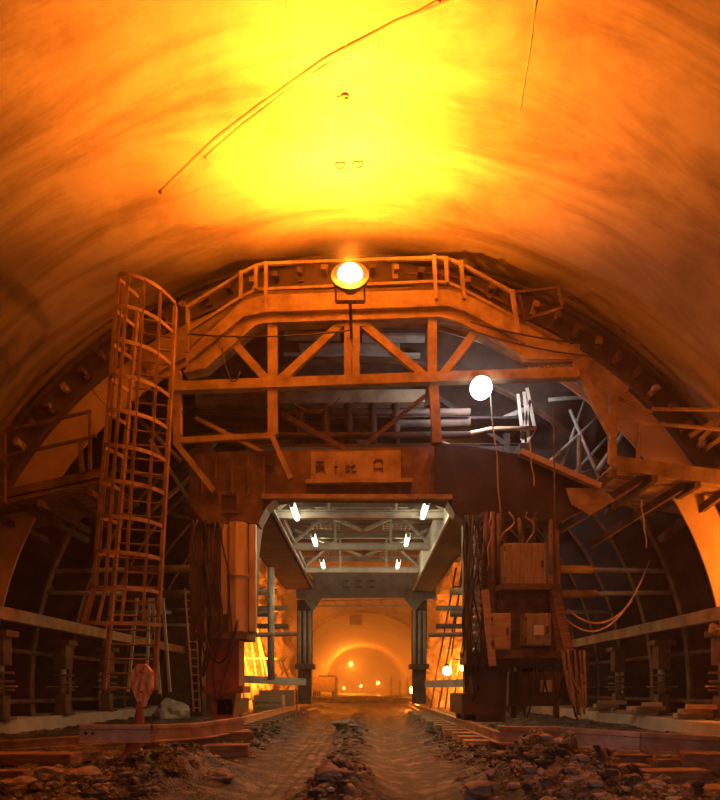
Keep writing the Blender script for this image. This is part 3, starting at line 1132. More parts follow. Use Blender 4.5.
# ------------------------------------------------------------------ side platforms
pf = thing('side_platform', 'railed side platform behind the caged ladder at left', 'platform', at(50, 490, 10.6))
def q(px, py, off=0.0):
    return at(px, py, 10.7 + off)
m = MB()
m.slab([q(-40, 499), q(105, 467), q(105, 481), q(-40, 514)], (0, 0.06, 0))
m.build('fascia', RUST, pf)
for k in range(7):
    m = MB()
    o_ = 0.1 + k * 0.24
    m.bar(q(-40, 508) + V((0, o_, 0)), q(105, 477) + V((0, o_, 0)), 0.2, 0.04)
    m.build('deck_plank', WOOD, pf)
for px, y0, y1, w in ((3, 430, 503, 0.09), (80, 440, 472, 0.07), (90, 410, 470, 0.05)):
    m = MB()
    m.bar(q(px, y0, -0.05), q(px + (2 if px == 80 else 0), y1, -0.05), w, w)
    m.build('rail_post', RUST, pf)
for a, b in (((-40, 441), (92, 411)), ((-40, 467), (96, 436))):
    m = MB()
    m.tube([q(*a, -0.06), q(*b, -0.06)], 0.035, 8)
    m.build('guard_rail', RUST, pf)
for px in (-10, 40, 90):
    m = MB()
    z = 500 - (px + 10) * 0.215
    m.bar(q(px, z + 14, 0), q(px, z + 14, 0) + V((0, 1.9, 0)), 0.09, 0.12)
    m.build('joist', RUST, pf)
for a, b in (((20, 505), (88, 541)), ((62, 493), (110, 530))):
    m = MB()
    m.bar(q(*a, 0.4), q(*b, 1.4), 0.1, 0.12)
    m.build('stay', RUST, pf)

pf = thing('side_platform', 'railed side platform with slatted floor under the right haunch', 'platform', at(665, 470, 10.6))
m = MB()
m.slab([q(612, 455), (q(760, 475)), (q(760, 490)), (q(612, 469))], (0, 0.06, 0))
m.build('fascia', STEEL, pf)
for k in range(7):
    m = MB()
    o_ = 0.12 + k * 0.27
    m.bar(q(612, 466) + V((0, o_, 0)), q(760, 487) + V((0, o_, 0)), 0.19, 0.04)
    m.build('deck_plank', PLANK, pf)
for k, px in enumerate((614, 655, 698, 740)):
    m = MB()
    z = 470 + (px - 612) * 0.14
    m.bar(q(px, z + 2), q(px, z + 2) + V((0, 2.1, 0)), 0.1, 0.12)
    m.build('joist', RUST, pf)
m = MB()
m.bar(q(613, 394, -0.05), q(612, 464, -0.05), 0.13, 0.1)
m.build('corner_post', STEEL, pf)
for px, y0, y1 in ((638, 424, 460), (760, 412, 475)):
    m = MB()
    m.bar(q(px + 2, y0, -0.05), q(px, y1, -0.05), 0.06, 0.06)
    m.build('rail_post', STEEL, pf)
for pts in ([(618, 398), (652, 413)], [(652, 409), (760, 410)], [(616, 420), (760, 433)]):
    m = MB()
    m.tube([q(*p, -0.06) for p in pts], 0.035, 8)
    m.build('guard_rail', STEEL, pf)
for a, b in (((700, 440), (735, 405)), ((706, 449), (735, 428)), ((690, 436), (716, 420))):
    m = MB()
    m.bar(q(*a, 0.2), q(*b, 0.2), 0.05, 0.08)
    m.build('guard_brace', STEEL, pf)
for a, b, o1 in (((708, 470), (590, 545), 1.2), ((740, 480), (660, 540), 1.4), ((655, 470), (560, 530), 1.2)):
    m = MB()
    m.bar(q(*a, 0.1), q(*b, o1), 0.1, 0.14)
    m.build('stay', RUST, pf)

# ------------------------------------------------------------------ scaffold tubes behind the white lamp
for k, (a, b, d0, d1, r) in enumerate(sorted((((540, 470), (612, 405), 12.2, 12.8, 0.04), ((560, 488), (624, 420), 12.4, 13.0, 0.04), ((585, 400), (560, 470), 12.6, 12.4, 0.035), ((500, 420), (560, 395), 13.0, 13.2, 0.06), ((600, 380), (640, 420), 12.6, 12.2, 0.05), ((548, 400), (620, 395), 12.9, 12.9, 0.05), ((570, 410), (600, 480), 12.3, 12.1, 0.035), ((526, 400), (586, 372), 13.2, 13.0, 0.05), ((579, 436), (579, 482), 11.3, 11.3, 0.045), ((598, 470), (640, 410), 12.0, 12.2, 0.06)), key=lambda t_: t_[0][0] + t_[1][0])):
    m = MB()
    m.tube([at(*a, d0), at(*b, d1)], r, 8)
    tag(m.build('scaffold_tube', GREY, smooth=True), '%s scaffold tube counted from the white lamp towards the right haunch' % ORD[k], 'tube', 'scaffold tubes behind the white lamp')
for k, (a, b, d0, d1) in enumerate(sorted((((190, 480), (230, 420), 12.4, 12.8), ((150, 440), (196, 510), 12.0, 12.4), ((120, 400), (180, 460), 12.6, 12.2), ((140, 520), (200, 470), 13, 12.6)), key=lambda t_: t_[0][0] + t_[1][0])):
    m = MB()
    m.tube([at(*a, d0), at(*b, d1)], 0.045, 8)
    tag(m.build('scaffold_tube', GREY, smooth=True), '%s scaffold tube from the left among those behind the caged ladder' % ORD[k], 'tube', 'scaffold tubes behind the ladder')
# hoist straps, boom and wires lit by the white lamp
hs_ = thing('lifting_strap', 'bundle of pale lifting straps hanging right of the white lamp', 'strap', at(525, 455, 12.0))
for a, b in (((527, 388), (535, 430)), ((524, 392), (530, 456)), ((518, 394), (524, 450)), ((535, 431), (517, 457)), ((530, 400), (522, 440))):
    m = MB()
    m.bar(at(*a, 12.0), at(*b, 12.0), 0.06, 0.02)
    m.build('strap', PALE, hs_)
m = MB()
m.tube([at(438, 440, 11.9), at(490, 429, 11.9), at(536, 428, 11.9)], 0.045, 8)
tag(m.build('boom_pole', PLANK, smooth=True), 'bent wooden pole sticking out below the white lamp', 'pole')
cable('hose', sag(at(440, 441, 11.85), at(540, 462, 11.9), 0.1, 14), 0.022, 'pale hose sagging under the bent pole', HEMP, 'hose')
m = MB()
m.bar(at(520, 452, 10.75), at(600, 487, 10.75), 0.14, 0.1)
tag(m.build('edge_plank', PLANK), 'plank sloping along the upper edge of the right portal gusset', 'plank')
for k, (px, y0, y1, lab) in enumerate(((497, 400, 520, 'wire hanging straight down from the white lamp'), (530, 440, 486, 'short wire hanging below the lifting straps'), (553, 408, 600, 'long wire hanging in front of the cabinets'), (642, 500, 548, 'frayed wire hanging from the right platform'))):
    cable('hanging_wire', sag(at(px - (7 if k == 0 else 0), y0 - (10 if k == 0 else 0), 10.5), at(px + 4, y1, 10.5), 0, 8, 0.05, k), 0.012, lab, HEMP if k != 2 else RUST, 'wire')
m = MB()
m.slab([at(566, 488, 10.8), at(602, 488, 10.8), at(615, 500, 10.8), at(590, 515, 10.9), at(572, 505, 10.8)], (0, 0.04, 0))
tag(m.build('tarpaulin', STEEL), 'crumpled ochre tarpaulin flap under the right gusset', 'tarpaulin')

# ------------------------------------------------------------------ switch cabinets and cables on the right leg
def cabinet(name, x0, y0, x1, y1, d, dep, label, m_=BOARD, paper=None, skew=0):
    r = thing(name, label, 'cabinet', at((x0 + x1) / 2, y1, d), 'switch cabinets')
    m = MB()
    m.slab([at(x0, y0, d), at(x1, y0 + skew, d), at(x1, y1 + skew, d), at(x0, y1, d)], (0, dep, 0))
    m.build('body', m_, r, bevel=0.012)
    m = MB()
    i = 1.6
    m.slab([at(x0 + i, y0 + i, d - 0.03), at(x1 - i, y0 + i + skew, d - 0.03), at(x1 - i, y1 - i + skew, d - 0.03), at(x0 + i, y1 - i, d - 0.03)], (0, 0.03, 0))
    dr = m.build('door', m_, r, bevel=0.006)
    m = MB()
    p = at(x1 - 3.5, (y0 + y1) / 2, d - 0.05)
    m.box(p - V((0.015, 0.02, 0.06)), p + V((0.015, 0.02, 0.06)))
    child(m, 'handle', DARK, dr)
    for py in (y0 + 6, y1 - 6):
        m = MB()
        p = at(x0 + 1, py, d - 0.03)
        m.tube([p - V((0, 0, 0.04)), p + V((0, 0, 0.04))], 0.015, 8)
        child(m, 'hinge', DARK, dr)
    if paper:
        m = MB()
        a, b, c_, e_ = paper
        m.slab([at(a, b, d - 0.045), at(c_, b, d - 0.045), at(c_, e_, d - 0.045), at(a, e_, d - 0.045)], (0, 0.01, 0))
        child(m, 'paper_notice', PAPER, dr, 'pale paper notice')
    return r

cabinet('switch_cabinet', 504, 543, 546, 585, 10.45, 0.4, 'large ribbed cabinet on the shelf of the right leg', BOARD)
cabinet('switch_cabinet', 491, 613, 511, 650, 10.3, 0.3, 'narrow pale cabinet, left one of the lower pair on the right leg', PLANK)
cabinet('switch_cabinet', 525, 613, 551, 646, 10.3, 0.35, 'squarish cabinet with a paper notice on its door', BOARD, (534, 625, 544, 635), 0)
rk = thing('cabinet_rack', 'rusty steel rack carrying the switch cabinets on the right leg', 'rack', at(520, 660, 10.7))
for a, b, w in (((497, 589, 10.6), (556, 589, 10.6), 0.1), ((488, 655, 10.6), (556, 655, 10.6), 0.14)):
    m = MB()
    m.bar(at(*a), at(*b), 0.55, w)
    m.build('shelf', RUST, rk)
for px in (500, 553):
    m = MB()
    m.bar(at(px, 535, 10.9), at(px, 660, 10.9), 0.1, 0.1)
    m.build('upright', RUST, rk)
m = MB()
m.slab([at(500, 592, 10.8), at(552, 592, 10.8), at(552, 655, 10.8), at(500, 655, 10.8)], (0, 0.04, 0))
m.build('back_panel', RUST, rk)
m = MB()
m.slab([at(490, 656, 10.5), at(556, 656, 10.5), at(556, 668, 10.5), at(490, 668, 10.5)], (0, 0.04, 0))
m.build('apron', DARK, rk)
m = MB()
m.bar(at(485, 590, 10.3), at(492.5, 666, 10.3), 0.12, 0.06)
tag(m.build('upright_plank', PLANK), 'ochre upright board beside the narrow pale cabinet', 'plank')
m = MB()
m.bar(at(554, 590, 10.45), at(570, 660, 10.45), 0.16, 0.12)
m.bar(at(549, 575, 10.5), at(560, 660, 10.5), 0.1, 0.08)
tag(m.build('leaning_timber', WOOD), 'pair of leaning timbers right of the cabinets', 'timber')
# conduits down the face of the right leg
for k, (px, y0, y1, r) in enumerate(((486, 512, 588, 0.05), (493, 512, 660, 0.035), (499, 514, 600, 0.06), (551, 520, 655, 0.04), (558, 530, 640, 0.03), (520, 518, 542, 0.05), (534, 518, 542, 0.04))):
    m = MB()
    m.tube([at(px, y0, 10.8), at(px + (k % 3 - 1), y1, 10.8)], r, 8)
    tag(m.build('conduit', RUST if k % 2 else DARK, smooth=True), ('conduit left of the large ribbed cabinet, ending at the shelf', 'thin conduit running down past the narrow pale cabinet', 'thick conduit close to the left edge of the large ribbed cabinet', 'conduit right of the large ribbed cabinet', 'thinnest conduit right of the cabinets beside the leaning timbers', 'short thick conduit entering the top of the large cabinet', 'short conduit entering the large cabinet at its right')[k], 'pipe', 'conduits on the right leg')
# corrugated hose beside the leg
m = MB()
for k in range(16):
    p = at(477, 528 + k * 8, 10.7)
    m.tube([p, p + V((0, 0, -0.08))], 0.075, 10)
m.tube([at(477, 526, 10.7), at(477, 652, 10.7)], 0.055, 10)
tag(m.build('ribbed_hose', GREY, smooth=True), 'ribbed grey hose running down the inner edge of the right leg', 'hose')
# pump unit in the shade below the rack
pu = thing('pump_unit', 'dark hydraulic pump unit in the shade below the switch cabinets', 'pump', at(534, 712, 11.4))
m = MB()
m.slab([at(509, 672, 11.4), at(560, 672, 11.4), at(560, 706, 11.4), at(509, 706, 11.4)], (0, 0.7, 0))
m.build('tank', DARK, pu, bevel=0.02)
m = MB()
m.tube([at(516, 664, 11.75), at(545, 664, 11.75)], 0.17, 14)
m.build('motor', DARK, pu, smooth=True)
for px in (513, 556):
    m = MB()
    m.bar(at(px, 706, 11.7), at(px, 718, 11.7), 0.1)
    m.build('leg', DARK, pu)
m = MB()
m.slab([at(540, 680, 11.37), at(552, 680, 11.37), at(552, 692, 11.37), at(540, 692, 11.37)], (0, 0.03, 0))
m.build('gauge_plate', GREY, pu)
# hank of cables
hk = thing('cable_hank', 'thick hank of brown cables dangling right of the cabinets', 'cable', at(572, 655, 10.2))
for k in range(26):
    a = at(566 + rs.uniform(-5, 6), 652 + rs.uniform(-3, 6), 10.25 + rs.uniform(-0.1, 0.1))
    w = rs.uniform(3, 15)
    bt = rs.uniform(680, 725)
    c0 = 572 + rs.uniform(-6, 6)
    pts = []
    for i in range(15):
        tt = i / 14
        px = c0 - w * 0.45 + w * tt + 7 * math.sin(PI * tt)
        py = 650 + (bt - 650) * (1 - abs(2 * tt - 1) ** 2.4)
        pts.append(at(px, py, 10.25 + 0.15 * math.sin(tt * 5 + k)))
    m = MB()
    m.tube(pts, 0.013, 5)
    m.build('strand', HEMP if k % 3 else CABLE, hk)
for k in range(6):
    x0 = 512 + k * 8
    cable('loop_cable', sag(at(x0, 665, 10.5), at(x0 + rs.uniform(8, 20), 668, 10.4), rs.uniform(0.35, 0.95), 12, 0.06, k), 0.016, '%s black cable loop from the left, hanging below the cabinets' % ORD[k], CABLE, 'cable', 'cable loops below the cabinets')
for k in range(8):
    x0 = 465 + k * 2.2
    cable('drop_cable', sag(at(x0, 515, 10.6), at(x0 - 2 + rs.uniform(-4, 6), rs.uniform(650, 715), 10.5), 0, 16, 0.16, k * 2.2), 0.016, '%s black cable from the road side, dropping down the right leg' % ORD[k], CABLE, 'cable', 'cables down the right leg')
for k in range(7):
    x0 = 482 + k * 9
    cable('feeder_cable', sag(at(x0, 512, 10.5), at(x0 + rs.uniform(-6, 10), 556 + rs.uniform(0, 30), 10.55), 0, 10, 0.2, k * 3.7), 0.015, '%s feeder cable from the left, entering the large ribbed cabinet from above' % ORD[k], HEMP if k % 2 else CABLE, 'cable', 'feeder cables above the large cabinet')
for k in range(8):
    x0 = 193 + k * 4.5
    cable('drop_cable', sag(at(x0, 520, 10.5), at(x0 + rs.uniform(-8, 8), rs.uniform(640, 712), 10.45), 0, 16, 0.22, 30 + k * 2.2), 0.015, '%s black cable from the left, dropping down the left leg' % ORD[k], CABLE, 'cable', 'cables down the left leg')
cable('hose', [at(205, 620, 10.4)] + sag(at(206, 640, 10.35), at(238, 620, 10.4), 0.55, 12), 0.025, 'black hose looping round the left leg flange', CABLE, 'hose')
cable('air_hose', sag(at(568, 610, 10.8), at(632, 600, 12.5), 0.35, 14), 0.02, 'upper pale hose sagging from the cabinets to the ribs', HEMP, 'hose')
cable('air_hose', sag(at(566, 620, 10.8), at(650, 560, 12.5), 0.7, 16), 0.018, 'lower pale hose sagging from the cabinets to the ribs', HEMP, 'hose')

# chains hanging in pairs beside the left leg, short ladder, step ladder
ch = thing('rung_ladder', 'narrow pale ladder hanging beside the left leg', 'ladder', at(196, 720, 11.0))
for dx in (0, 10):
    m = MB()
    m.tube([at(185 + dx, 588, 11.1), at(194 + dx * 0.6, 712, 11.0)], 0.018, 6)
    m.build('stile', PALE, ch)
for k in range(15):
    tt = (k + 0.5) / 15
    m = MB()
    m.tube([at(185 + 9 * tt, 588 + 124 * tt, 11.1 - 0.1 * tt), at(195 + 5 * tt, 588 + 124 * tt, 11.1 - 0.1 * tt)], 0.014, 6)
    m.build('rung', PALE, ch)
st = thing('step_ladder', 'grey step ladder standing in the dark left bay behind the caged ladder', 'ladder', at(140, 690, 14.0))
for a, b in (((138, 588), (128, 692)), ((150, 588), (146, 694)), ((162, 588), (170, 692)), ((152, 590), (160, 694))):
    m = MB()
    m.bar(at(*a, 14.0), at(*b, 14.0), 0.06, 0.05)
    m.build('stile', GREY, st)
for k in range(5):
    m = MB()
    yy = 604 + k * 17
    m.bar(at(137 - k * 1.6, yy, 14.0), at(150 - k * 0.7, yy, 14.0), 0.1, 0.03)
    m.build('tread', GREY, st)

# planks and timber piled on the right kerb
rp = random.Random(11)
for k, (px, d) in enumerate(((598, 15.2), (606, 15.0), (612, 14.6), (636, 13.2), (646, 13.0), (652, 12.7), (686, 11.6), (698, 11.4), (706, 11.2), (693, 11.9))):
    x = (px - VX) / FPX * d
    z = 0.41 + (0.0 if k % 3 == 0 else 0.1 if k % 3 == 1 else 0.19)
    m = MB()
    w, l = rp.uniform(0.14, 0.24), rp.uniform(0.35, 0.8)
    a = V((x, d, z + 0.05))
    dr = V((math.cos(rp.uniform(-0.6, 0.6)), math.sin(rp.uniform(-0.6, 0.6)), 0))
    m.bar(a - dr * l / 2, a + dr * l / 2, w, 0.09)
    tag(m.build('timber_offcut', PLANK, bevel=0.008), '%s timber offcut from the trolley, stacked on the right kerb' % ORD[k], 'timber', 'timber offcuts on the right kerb')
m = MB()
m.ball(at(715, 630, 11.0), 0.1, 2, 0.3).ball(at(713, 626, 11.05), 0.06, 2, 0.3)
tag(m.build('rag', PLANK), 'crumpled rag on top of the nearest right screw jack', 'rag')
m = MB()
pp = at(146, 0, 14)
m.ball((-5.6, 17.4, 0.25), 0.5, 3, 0.35, (1, 1.3, 0.8), 5)
tag(m.build('boulder', CONC), 'pale boulder at the far end of the left kerb', 'rock')

# ------------------------------------------------------------------ lamps
SOD = (1.0, 0.215, 0.012)
sod_g = glow('sodium_glow', (1.0, 0.62, 0.16), 30)
far_g = glow('far_lamp_glow', (1.0, 0.42, 0.08), 14)
whi_g = glow('white_glow', (1.0, 0.97, 1.0), 9)
tub_g = glow('tube_glow', (1.0, 0.95, 0.72), 6)


def light(kind, name, loc, energy, col, size=0.1, direction=None, spread=None):
    ld = bpy.data.lights.new(name, kind)
    ld.energy = energy
    ld.color = col
    if kind == 'AREA':
        ld.shape = 'DISK'
        ld.size = size
        if spread:
            ld.spread = spread
    else:
        ld.shadow_soft_size = size
    o = bpy.data.objects.new(name, ld)
    COL.objects.link(o)
    o.location = loc
    if direction is not None:
        o.rotation_euler = V(direction).to_track_quat('-Z', 'Y').to_euler()
    return o


lp_ = at(350, 275, 9.5)
fl = thing('floodlight', 'glowing orange floodlight fixed to the middle of the top guard rail', 'lamp', lp_)
tilt = V((0, -math.cos(math.radians(19)), math.sin(math.radians(19))))
m = MB()
m.ball(lp_, 0.2, 3, 0, (1, 0.42, 0.95))
m.build('bulb', sod_g, fl, smooth=True)
m = MB()
m.tube([lp_ + tilt * 0.0, lp_ - tilt * 0.05, lp_ - tilt * 0.16, lp_ - tilt * 0.26], [0.3, 0.3, 0.2, 0.1], 24)
m.build('housing', DARK, fl)
m = MB()
m.bar(lp_ + V((-0.23, 0.12, 0)), lp_ + V((-0.23, 0.12, -0.35)), 0.03)
m.bar(lp_ + V((0.23, 0.12, 0)), lp_ + V((0.23, 0.12, -0.35)), 0.03)
m.bar(lp_ + V((-0.23, 0.12, -0.35)), lp_ + V((0.23, 0.12, -0.35)), 0.04)
m.bar(lp_ + V((0, 0.12, -0.35)), lp_ + V((0, 1.1, -0.35)), 0.05)
m.build('yoke', DARK, fl)
light('AREA', 'floodlight_beam', lp_ + tilt * 0.15, 1850, SOD, 0.12, (0, -0.5, 0.87))
light('POINT', 'floodlight_rim', lp_ + tilt * 0.12, 300, SOD, 0.03)
light('POINT', 'floodlight_spill', lp_ + V((0, -0.25, 0.0)), 50, SOD, 0.12)

wl = at(481, 388, 10.3)
w = thing('work_lamp', 'dazzling white work lamp hung under the right end of the truss', 'lamp', wl)
m = MB()
m.ball(wl, 0.19, 3)
m.build('bulb', whi_g, w, smooth=True)
m = MB()
m.tube([wl + V((0, 0.12, 0.12)), wl + V((0, 0.2, 0.2)), wl + V((0, 0.24, 0.36))], [0.16, 0.12, 0.04], 12)
m.build('cap', DARK, w)
light('AREA', 'inner_fill_light', at(481, 388, 11.3), 55, (1.0, 0.93, 1.0), 0.3, (0.12, 1, 0.0))  # unseen extra light behind the truss, set apart from the work lamp

for k, (x, y0, y1, lab) in enumerate(((-1.4, 11.5, 12.4, 'nearest fluorescent tube of the left row'), (-1.2, 13.85, 14.65, 'middle fluorescent tube of the left row'), (-1.2, 16.6, 17.4, 'farthest fluorescent tube of the left row'),
                                      (1.18, 11.4, 12.3, 'nearest fluorescent tube of the right row'), (1.0, 13.85, 14.65, 'middle fluorescent tube of the right row'), (0.94, 16.6, 17.4, 'farthest fluorescent tube of the right row'))):
    z = 4.5
    r = thing('fluorescent_lamp', lab + ' under the trolley roof', 'lamp', (x, y0, z), 'fluorescent lamps')
    m = MB()
    m.tube([(x, y0, z), (x, y1, z)], 0.05, 10)
    m.build('tube', tub_g, r, smooth=True)
    m = MB()
    m.box((x - 0.06, y0 - 0.04, z + 0.06), (x + 0.06, y1 + 0.04, z + 0.11)).box((x - 0.04, y0 - 0.05, z - 0.04), (x + 0.04, y0 - 0.01, z + 0.08)).box((x - 0.04, y1 + 0.01, z - 0.04), (x + 0.04, y1 + 0.05, z + 0.08))
    m.build('batten', GREY, r)
    ld = light('AREA', 'tube_light', (x, (y0 + y1) / 2, z - 0.07), 17, (1.0, 0.82, 0.42), 0.5, (0, 0, -1))
    light('POINT', 'tube_spill', (x, (y0 + y1) / 2, z + 0.25), 5 if y0 < 16 else 14, (1.0, 0.86, 0.5), 0.1)


def bulb(p, r, label, energy, g=far_g, col=SOD, aim=None):
    o = thing('tunnel_lamp', label, 'lamp', p, 'tunnel lamps')
    m = MB()
    m.ball(p, r, 2)
    m.build('bulb', g, o, smooth=True)
    m = MB()
    m.tube([V(p) + V((0, r * 0.6, r * 0.8)), V(p) + V((0, r * 1.0, r * 1.6))], [r * 0.8, r * 0.3], 10)
    m.build('cap', DARK, o)
    if energy and aim is not None:
        sl = light('SPOT', 'tunnel_lamp_light', V(p) + V(aim) * r * 1.5, energy, col, r, aim)
        sl.data.spot_size = 2.5
        sl.data.spot_blend = 0.5
    elif energy:
        light('POINT', 'tunnel_lamp_light', V(p) + V((0, -r * 1.6, -r * 0.6)), energy, col, r)


bulb(at(447, 671, 22.5), 0.17, 'big yellow lamp blazing behind the right legs', 5200, sod_g, aim=(0.32, 0.9, 0.28))
bulb(at(463, 668, 23.5), 0.12, 'smaller yellow lamp beside the blazing one behind the right legs', 150, sod_g)
bulb(at(413.5, 690, 24.0), 0.16, 'yellow lamp low at the inner side of the right back leg', 250, sod_g)
bulb(at(351, 664, 120), 0.45, 'brightest far tunnel lamp hanging under the innermost arch', 14000)
bulb(at(331.5, 683, 110), 0.27, 'far tunnel lamp at the left foot of the small arch', 1800)
bulb(at(378, 683, 90), 0.27, 'far tunnel lamp at the right foot of the small arch', 1800)
bulb(at(344, 688, 100), 0.24, 'lower far lamp left of the tunnel middle', 1000)
bulb(at(361, 686, 100), 0.24, 'lower far lamp right of the tunnel middle', 1000)
# lamps out of sight that light the bays
lb_ = light('SPOT', 'left_bay_lamp', (-4.15, 21.8, 2.2), 6000, SOD, 0.2, (0.12, 0.95, 0.2))
lb_.data.spot_size = 2.6
lb_.data.spot_blend = 0.4
light('POINT', 'right_wall_lamp', (7.45, 10.15, 3.5), 230, SOD, 0.15)
light('POINT', 'tunnel_lamp_behind_left', (-4.2, -2.0, 5.2), 50, SOD, 0.3)
light('POINT', 'tunnel_lamp_behind_right', (4.4, -3.0, 5.0), 70, SOD, 0.3)
hl_ = light('SPOT', 'headlight_behind', (0.9, 0.3, 1.9), 95, (1.0, 0.80, 0.74), 0.12, (0, 1, -0.24))
hl_.data.spot_size = 1.5
hl_.data.spot_blend = 0.8
light('POINT', 'crown_fill_light', (-2.5, 40, 5.5), 350, SOD, 0.3)  # added fill light for the dim crown, no fixture
light('POINT', 'far_fill_light', (4.2, 50, 3.0), 700, SOD, 0.3)  # added fill light for the far tunnel and marker posts
light('POINT', 'far_fill_light', (-4.0, 58, 3.5), 900, SOD, 0.3)  # second added fill for the far tunnel, no fixture

# lamp fixture at the crown of the far arch
p = V((XC - 0.9, 66.5, 8.6))
m = MB()
m.box(p - V((0.7, 0.3, 0.6)), p + V((0.7, 0.3, 0.5)))
tag(m.build('junction_box', DARK), 'small dark box hanging at the crown of the large far arch', 'box')

# far roadway things
for k, px in enumerate((391, 399, 407, 414, 425)):
    d = 58 - k
    r = thing('marker_post', '%s pale marker post from the left, standing far down the tunnel' % ORD[k], 'post', at(px, 699, d), 'marker posts far down the tunnel')
    b = at(px, 697, d)
    m = MB()
    m.tube([b, at(px, 677 + (k % 2) * 3, d)], 0.13, 8)
    m.build('shaft', PALE, r)
    m = MB()
    m.tube([b - V((0, 0, 0.1)), b + V((0, 0, 0.15))], 0.3, 10)
    m.build('base', DARK, r)
tr = thing('dump_truck', 'low orange dump truck parked far down the tunnel at left', 'truck', at(322, 692, 60))
a0 = at(313, 694, 60)
m = MB()
m.hexa([V(p) for p in ((a0.x, 60, 0.7), (a0.x, 66, 0.7), (a0.x + 2.1, 66, 0.7), (a0.x + 2.1, 60, 0.7), (a0.x - 0.15, 60, 2.1), (a0.x - 0.15, 66, 2.1), (a0.x + 2.25, 66, 2.1), (a0.x + 2.25, 60, 2.1))])
m.build('tipper_body', STEEL, tr)
m = MB()
m.box((a0.x + 0.1, 66, 0.6), (a0.x + 2.0, 68, 2.4))
m.build('cab', STEEL, tr)
for x in (0.1, 2.0):
    for yy in (61, 64, 67):
        m = MB()
        m.tube([(a0.x + x - 0.15, yy, 0.5), (a0.x + x + 0.15, yy, 0.5)], 0.5, 14)
        m.build('wheel', CABLE, tr)
m = MB()
for k in range(6):
    x = -5 + k * 2
    m.ball((x, 42 + k % 2 * 3, 0.0), 1.3, 3, 0.4, (1.6, 1.2, 0.3), k)
stuff(m.build('muck_heaps', MUD), 'low heaps of muck across the far roadway', 'muck')

# bare rock that narrows the tunnel just behind the trolley
for s, nm in ((-1, 'left'), (1, 'right')):
    bm = bmesh.new()
    path = [(8.9, 22.2), (6.5, 23.6), (4.4, 25.2), (3.5 if s < 0 else 3.0, 28), (3.9, 33), (5.5, 40), (7.5, 52), (9.2, 64)]
    prow = []
    for a, b in zip(path, path[1:]):
        for k in range(10):
            prow.append((a[0] + (b[0] - a[0]) * k / 10, a[1] + (b[1] - a[1]) * k / 10))
    rows = []
    for (x, y) in prow:
        row = []
        for j in range(40):
            z = -0.2 + j * 0.24
            lean = 0.10 * max(0, z - 2) ** 1.5
            q_ = V((x * 0.6 + s * 9, y * 0.5, z * 0.6))
            n = 0.5 * noise.noise(q_) + 0.3 * noise.noise(q_ * 2.7) + 0.16 * noise.noise(q_ * 6)
            row.append(bm.verts.new((s * (x + lean + n), y + n * 0.6, z)))
        rows.append(row)
    for A, B in zip(rows, rows[1:]):
        for j in range(39):
            bm.faces.new((A[j], A[j + 1], B[j + 1], B[j]))
    me = bpy.data.meshes.new('wall_rock_' + nm)
    bm.to_mesh(me)
    bm.free()
    o = bpy.data.objects.new('wall_rock_' + nm, me)
    COL.objects.link(o)
    me.materials.append(SHOT)
    struct(o)

# reinforcement mats on the rock behind the legs
for s, lab in ((-1, 'left'), (1, 'right')):
    rt = thing('rebar_mat', 'leaning reinforcement mat against the rock behind the %s legs' % lab, 'rebar', (s * 5.3, 21.5, 0.3))
    for k in range(12):
        m = MB()
        x = s * ((3.4 if s < 0 else 2.5) + k * 0.28)
        m.tube([(x, 22.8 + rs.uniform(-.2, .2), 0.2), (x + s * 0.9 + rs.uniform(-.3, .3), 22.6, 5.4 + rs.uniform(-.5, .5))], 0.035, 6)
        m.build('upright_bar', RUST, rt)
    for k in range(5):
        m = MB()
        z = 1.2 + k * 0.9
        m.tube([(s * 3.3, 22.6, z), (s * 7.2, 22.6, z + rs.uniform(-.6, .6))], 0.03, 6)
        m.build('cross_bar', RUST, rt)
# crates/drums in the lit left bay
for k, (px, py, d, w_, h_, lab) in enumerate(((276, 690, 21, 1.2, 0.5, 'pale crate'), (268, 697, 19, 0.9, 0.35, 'low flat crate'), (288, 696, 22, 0.7, 0.5, 'small crate'))):
    p = at(px, py, d)
    m = MB()
    m.box((p.x - w_ / 2, d, 0.12), (p.x + w_ / 2, d + 0.7, 0.12 + h_ + 0.3))
    for j in range(3):
        m.box((p.x - w_ / 2 - 0.02, d - 0.03, 0.18 + j * (h_ + 0.2) / 3), (p.x + w_ / 2 + 0.02, d, 0.28 + j * (h_ + 0.2) / 3))
    tag(m.build('crate', PLANK), lab + ' standing in the bright bay behind the left front leg', 'crate', 'crates in the left bay')

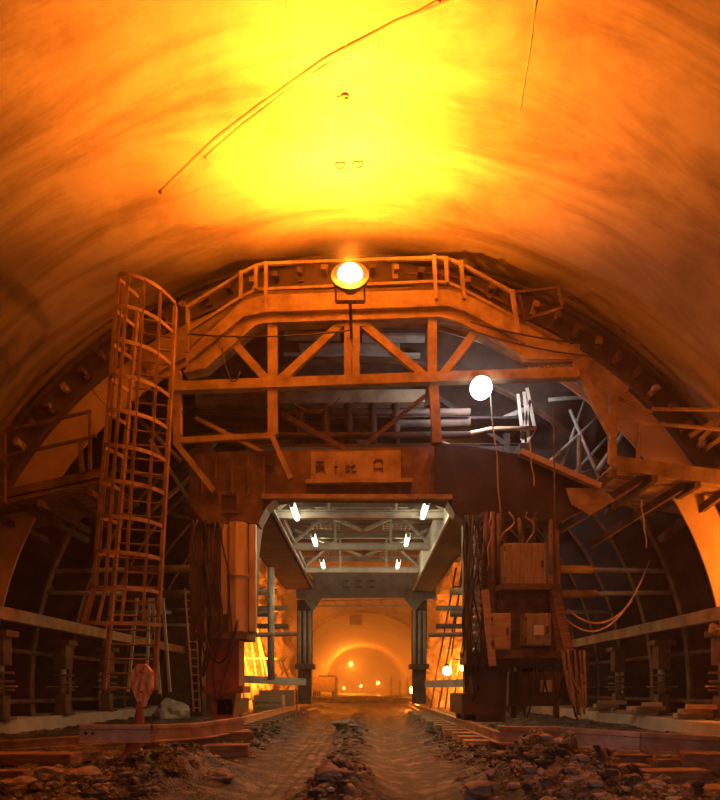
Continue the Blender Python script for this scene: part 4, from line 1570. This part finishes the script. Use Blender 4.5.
# ------------------------------------------------------------------ haze
hz = bpy.data.materials.new('dust_haze')
hz.use_nodes = True
nt = hz.node_tree
nt.nodes.clear()
vs = nt.nodes.new('ShaderNodeVolumeScatter')
vs.inputs['Color'].default_value = (0.9, 0.85, 0.8, 1)
vs.inputs['Density'].default_value = 0.012
vs.inputs['Anisotropy'].default_value = 0.3
ou = nt.nodes.new('ShaderNodeOutputMaterial')
nt.links.new(vs.outputs[0], ou.inputs['Volume'])
m = MB()
m.box((-9.5, 24, -0.6), (9.5, 239, 10.5))
hzo = m.build('haze', hz)
hzo['kind'] = 'stuff'
tag(hzo, 'orange dusty haze filling the far tunnel', 'haze')
hz2 = hz.copy()
hz2.name = 'thin_dust_haze'
for n in hz2.node_tree.nodes:
    if n.type == 'VOLUME_SCATTER':
        n.inputs['Density'].default_value = 0.003
m = MB()
m.box((-9.5, -13.9, -0.6), (9.5, 23.99, 10.5))
hzo = m.build('haze', hz2)
hzo['kind'] = 'stuff'
tag(hzo, 'thin haze hanging round the trolley and its lamps', 'haze')

# ------------------------------------------------------------------ world, camera, view
wd = bpy.data.worlds.new('World')
SC.world = wd
wd.use_nodes = True
wd.node_tree.nodes['Background'].inputs['Color'].default_value = (0.02, 0.012, 0.008, 1)
wd.node_tree.nodes['Background'].inputs['Strength'].default_value = 0.05

cam = bpy.data.cameras.new('camera')
cam.sensor_fit = 'VERTICAL'
cam.sensor_height = 24
cam.lens = FPX / 800 * 24
cam.shift_x = (360 - VX) / 800
cam.shift_y = (VY - 400) / 800
cam.clip_end = 600
co = bpy.data.objects.new('camera', cam)
COL.objects.link(co)
co.location = (0, 0, CZ)
co.rotation_euler = (PI / 2, 0, 0)
SC.camera = co

SC.view_settings.view_transform = 'Standard'
SC.view_settings.look = 'None'
SC.view_settings.exposure = 0.0
SC.view_settings.gamma = 1.0
SC.view_settings.use_curve_mapping = False
SC.cycles.use_denoising = True
SC.cycles.max_bounces = 8
SC.cycles.diffuse_bounces = 5
SC.cycles.volume_bounces = 1
SC.cycles.sample_clamp_indirect = 6
SC.cycles.use_light_tree = True
for o in bpy.data.objects:
    if '_w' in o:
        del o['_w']
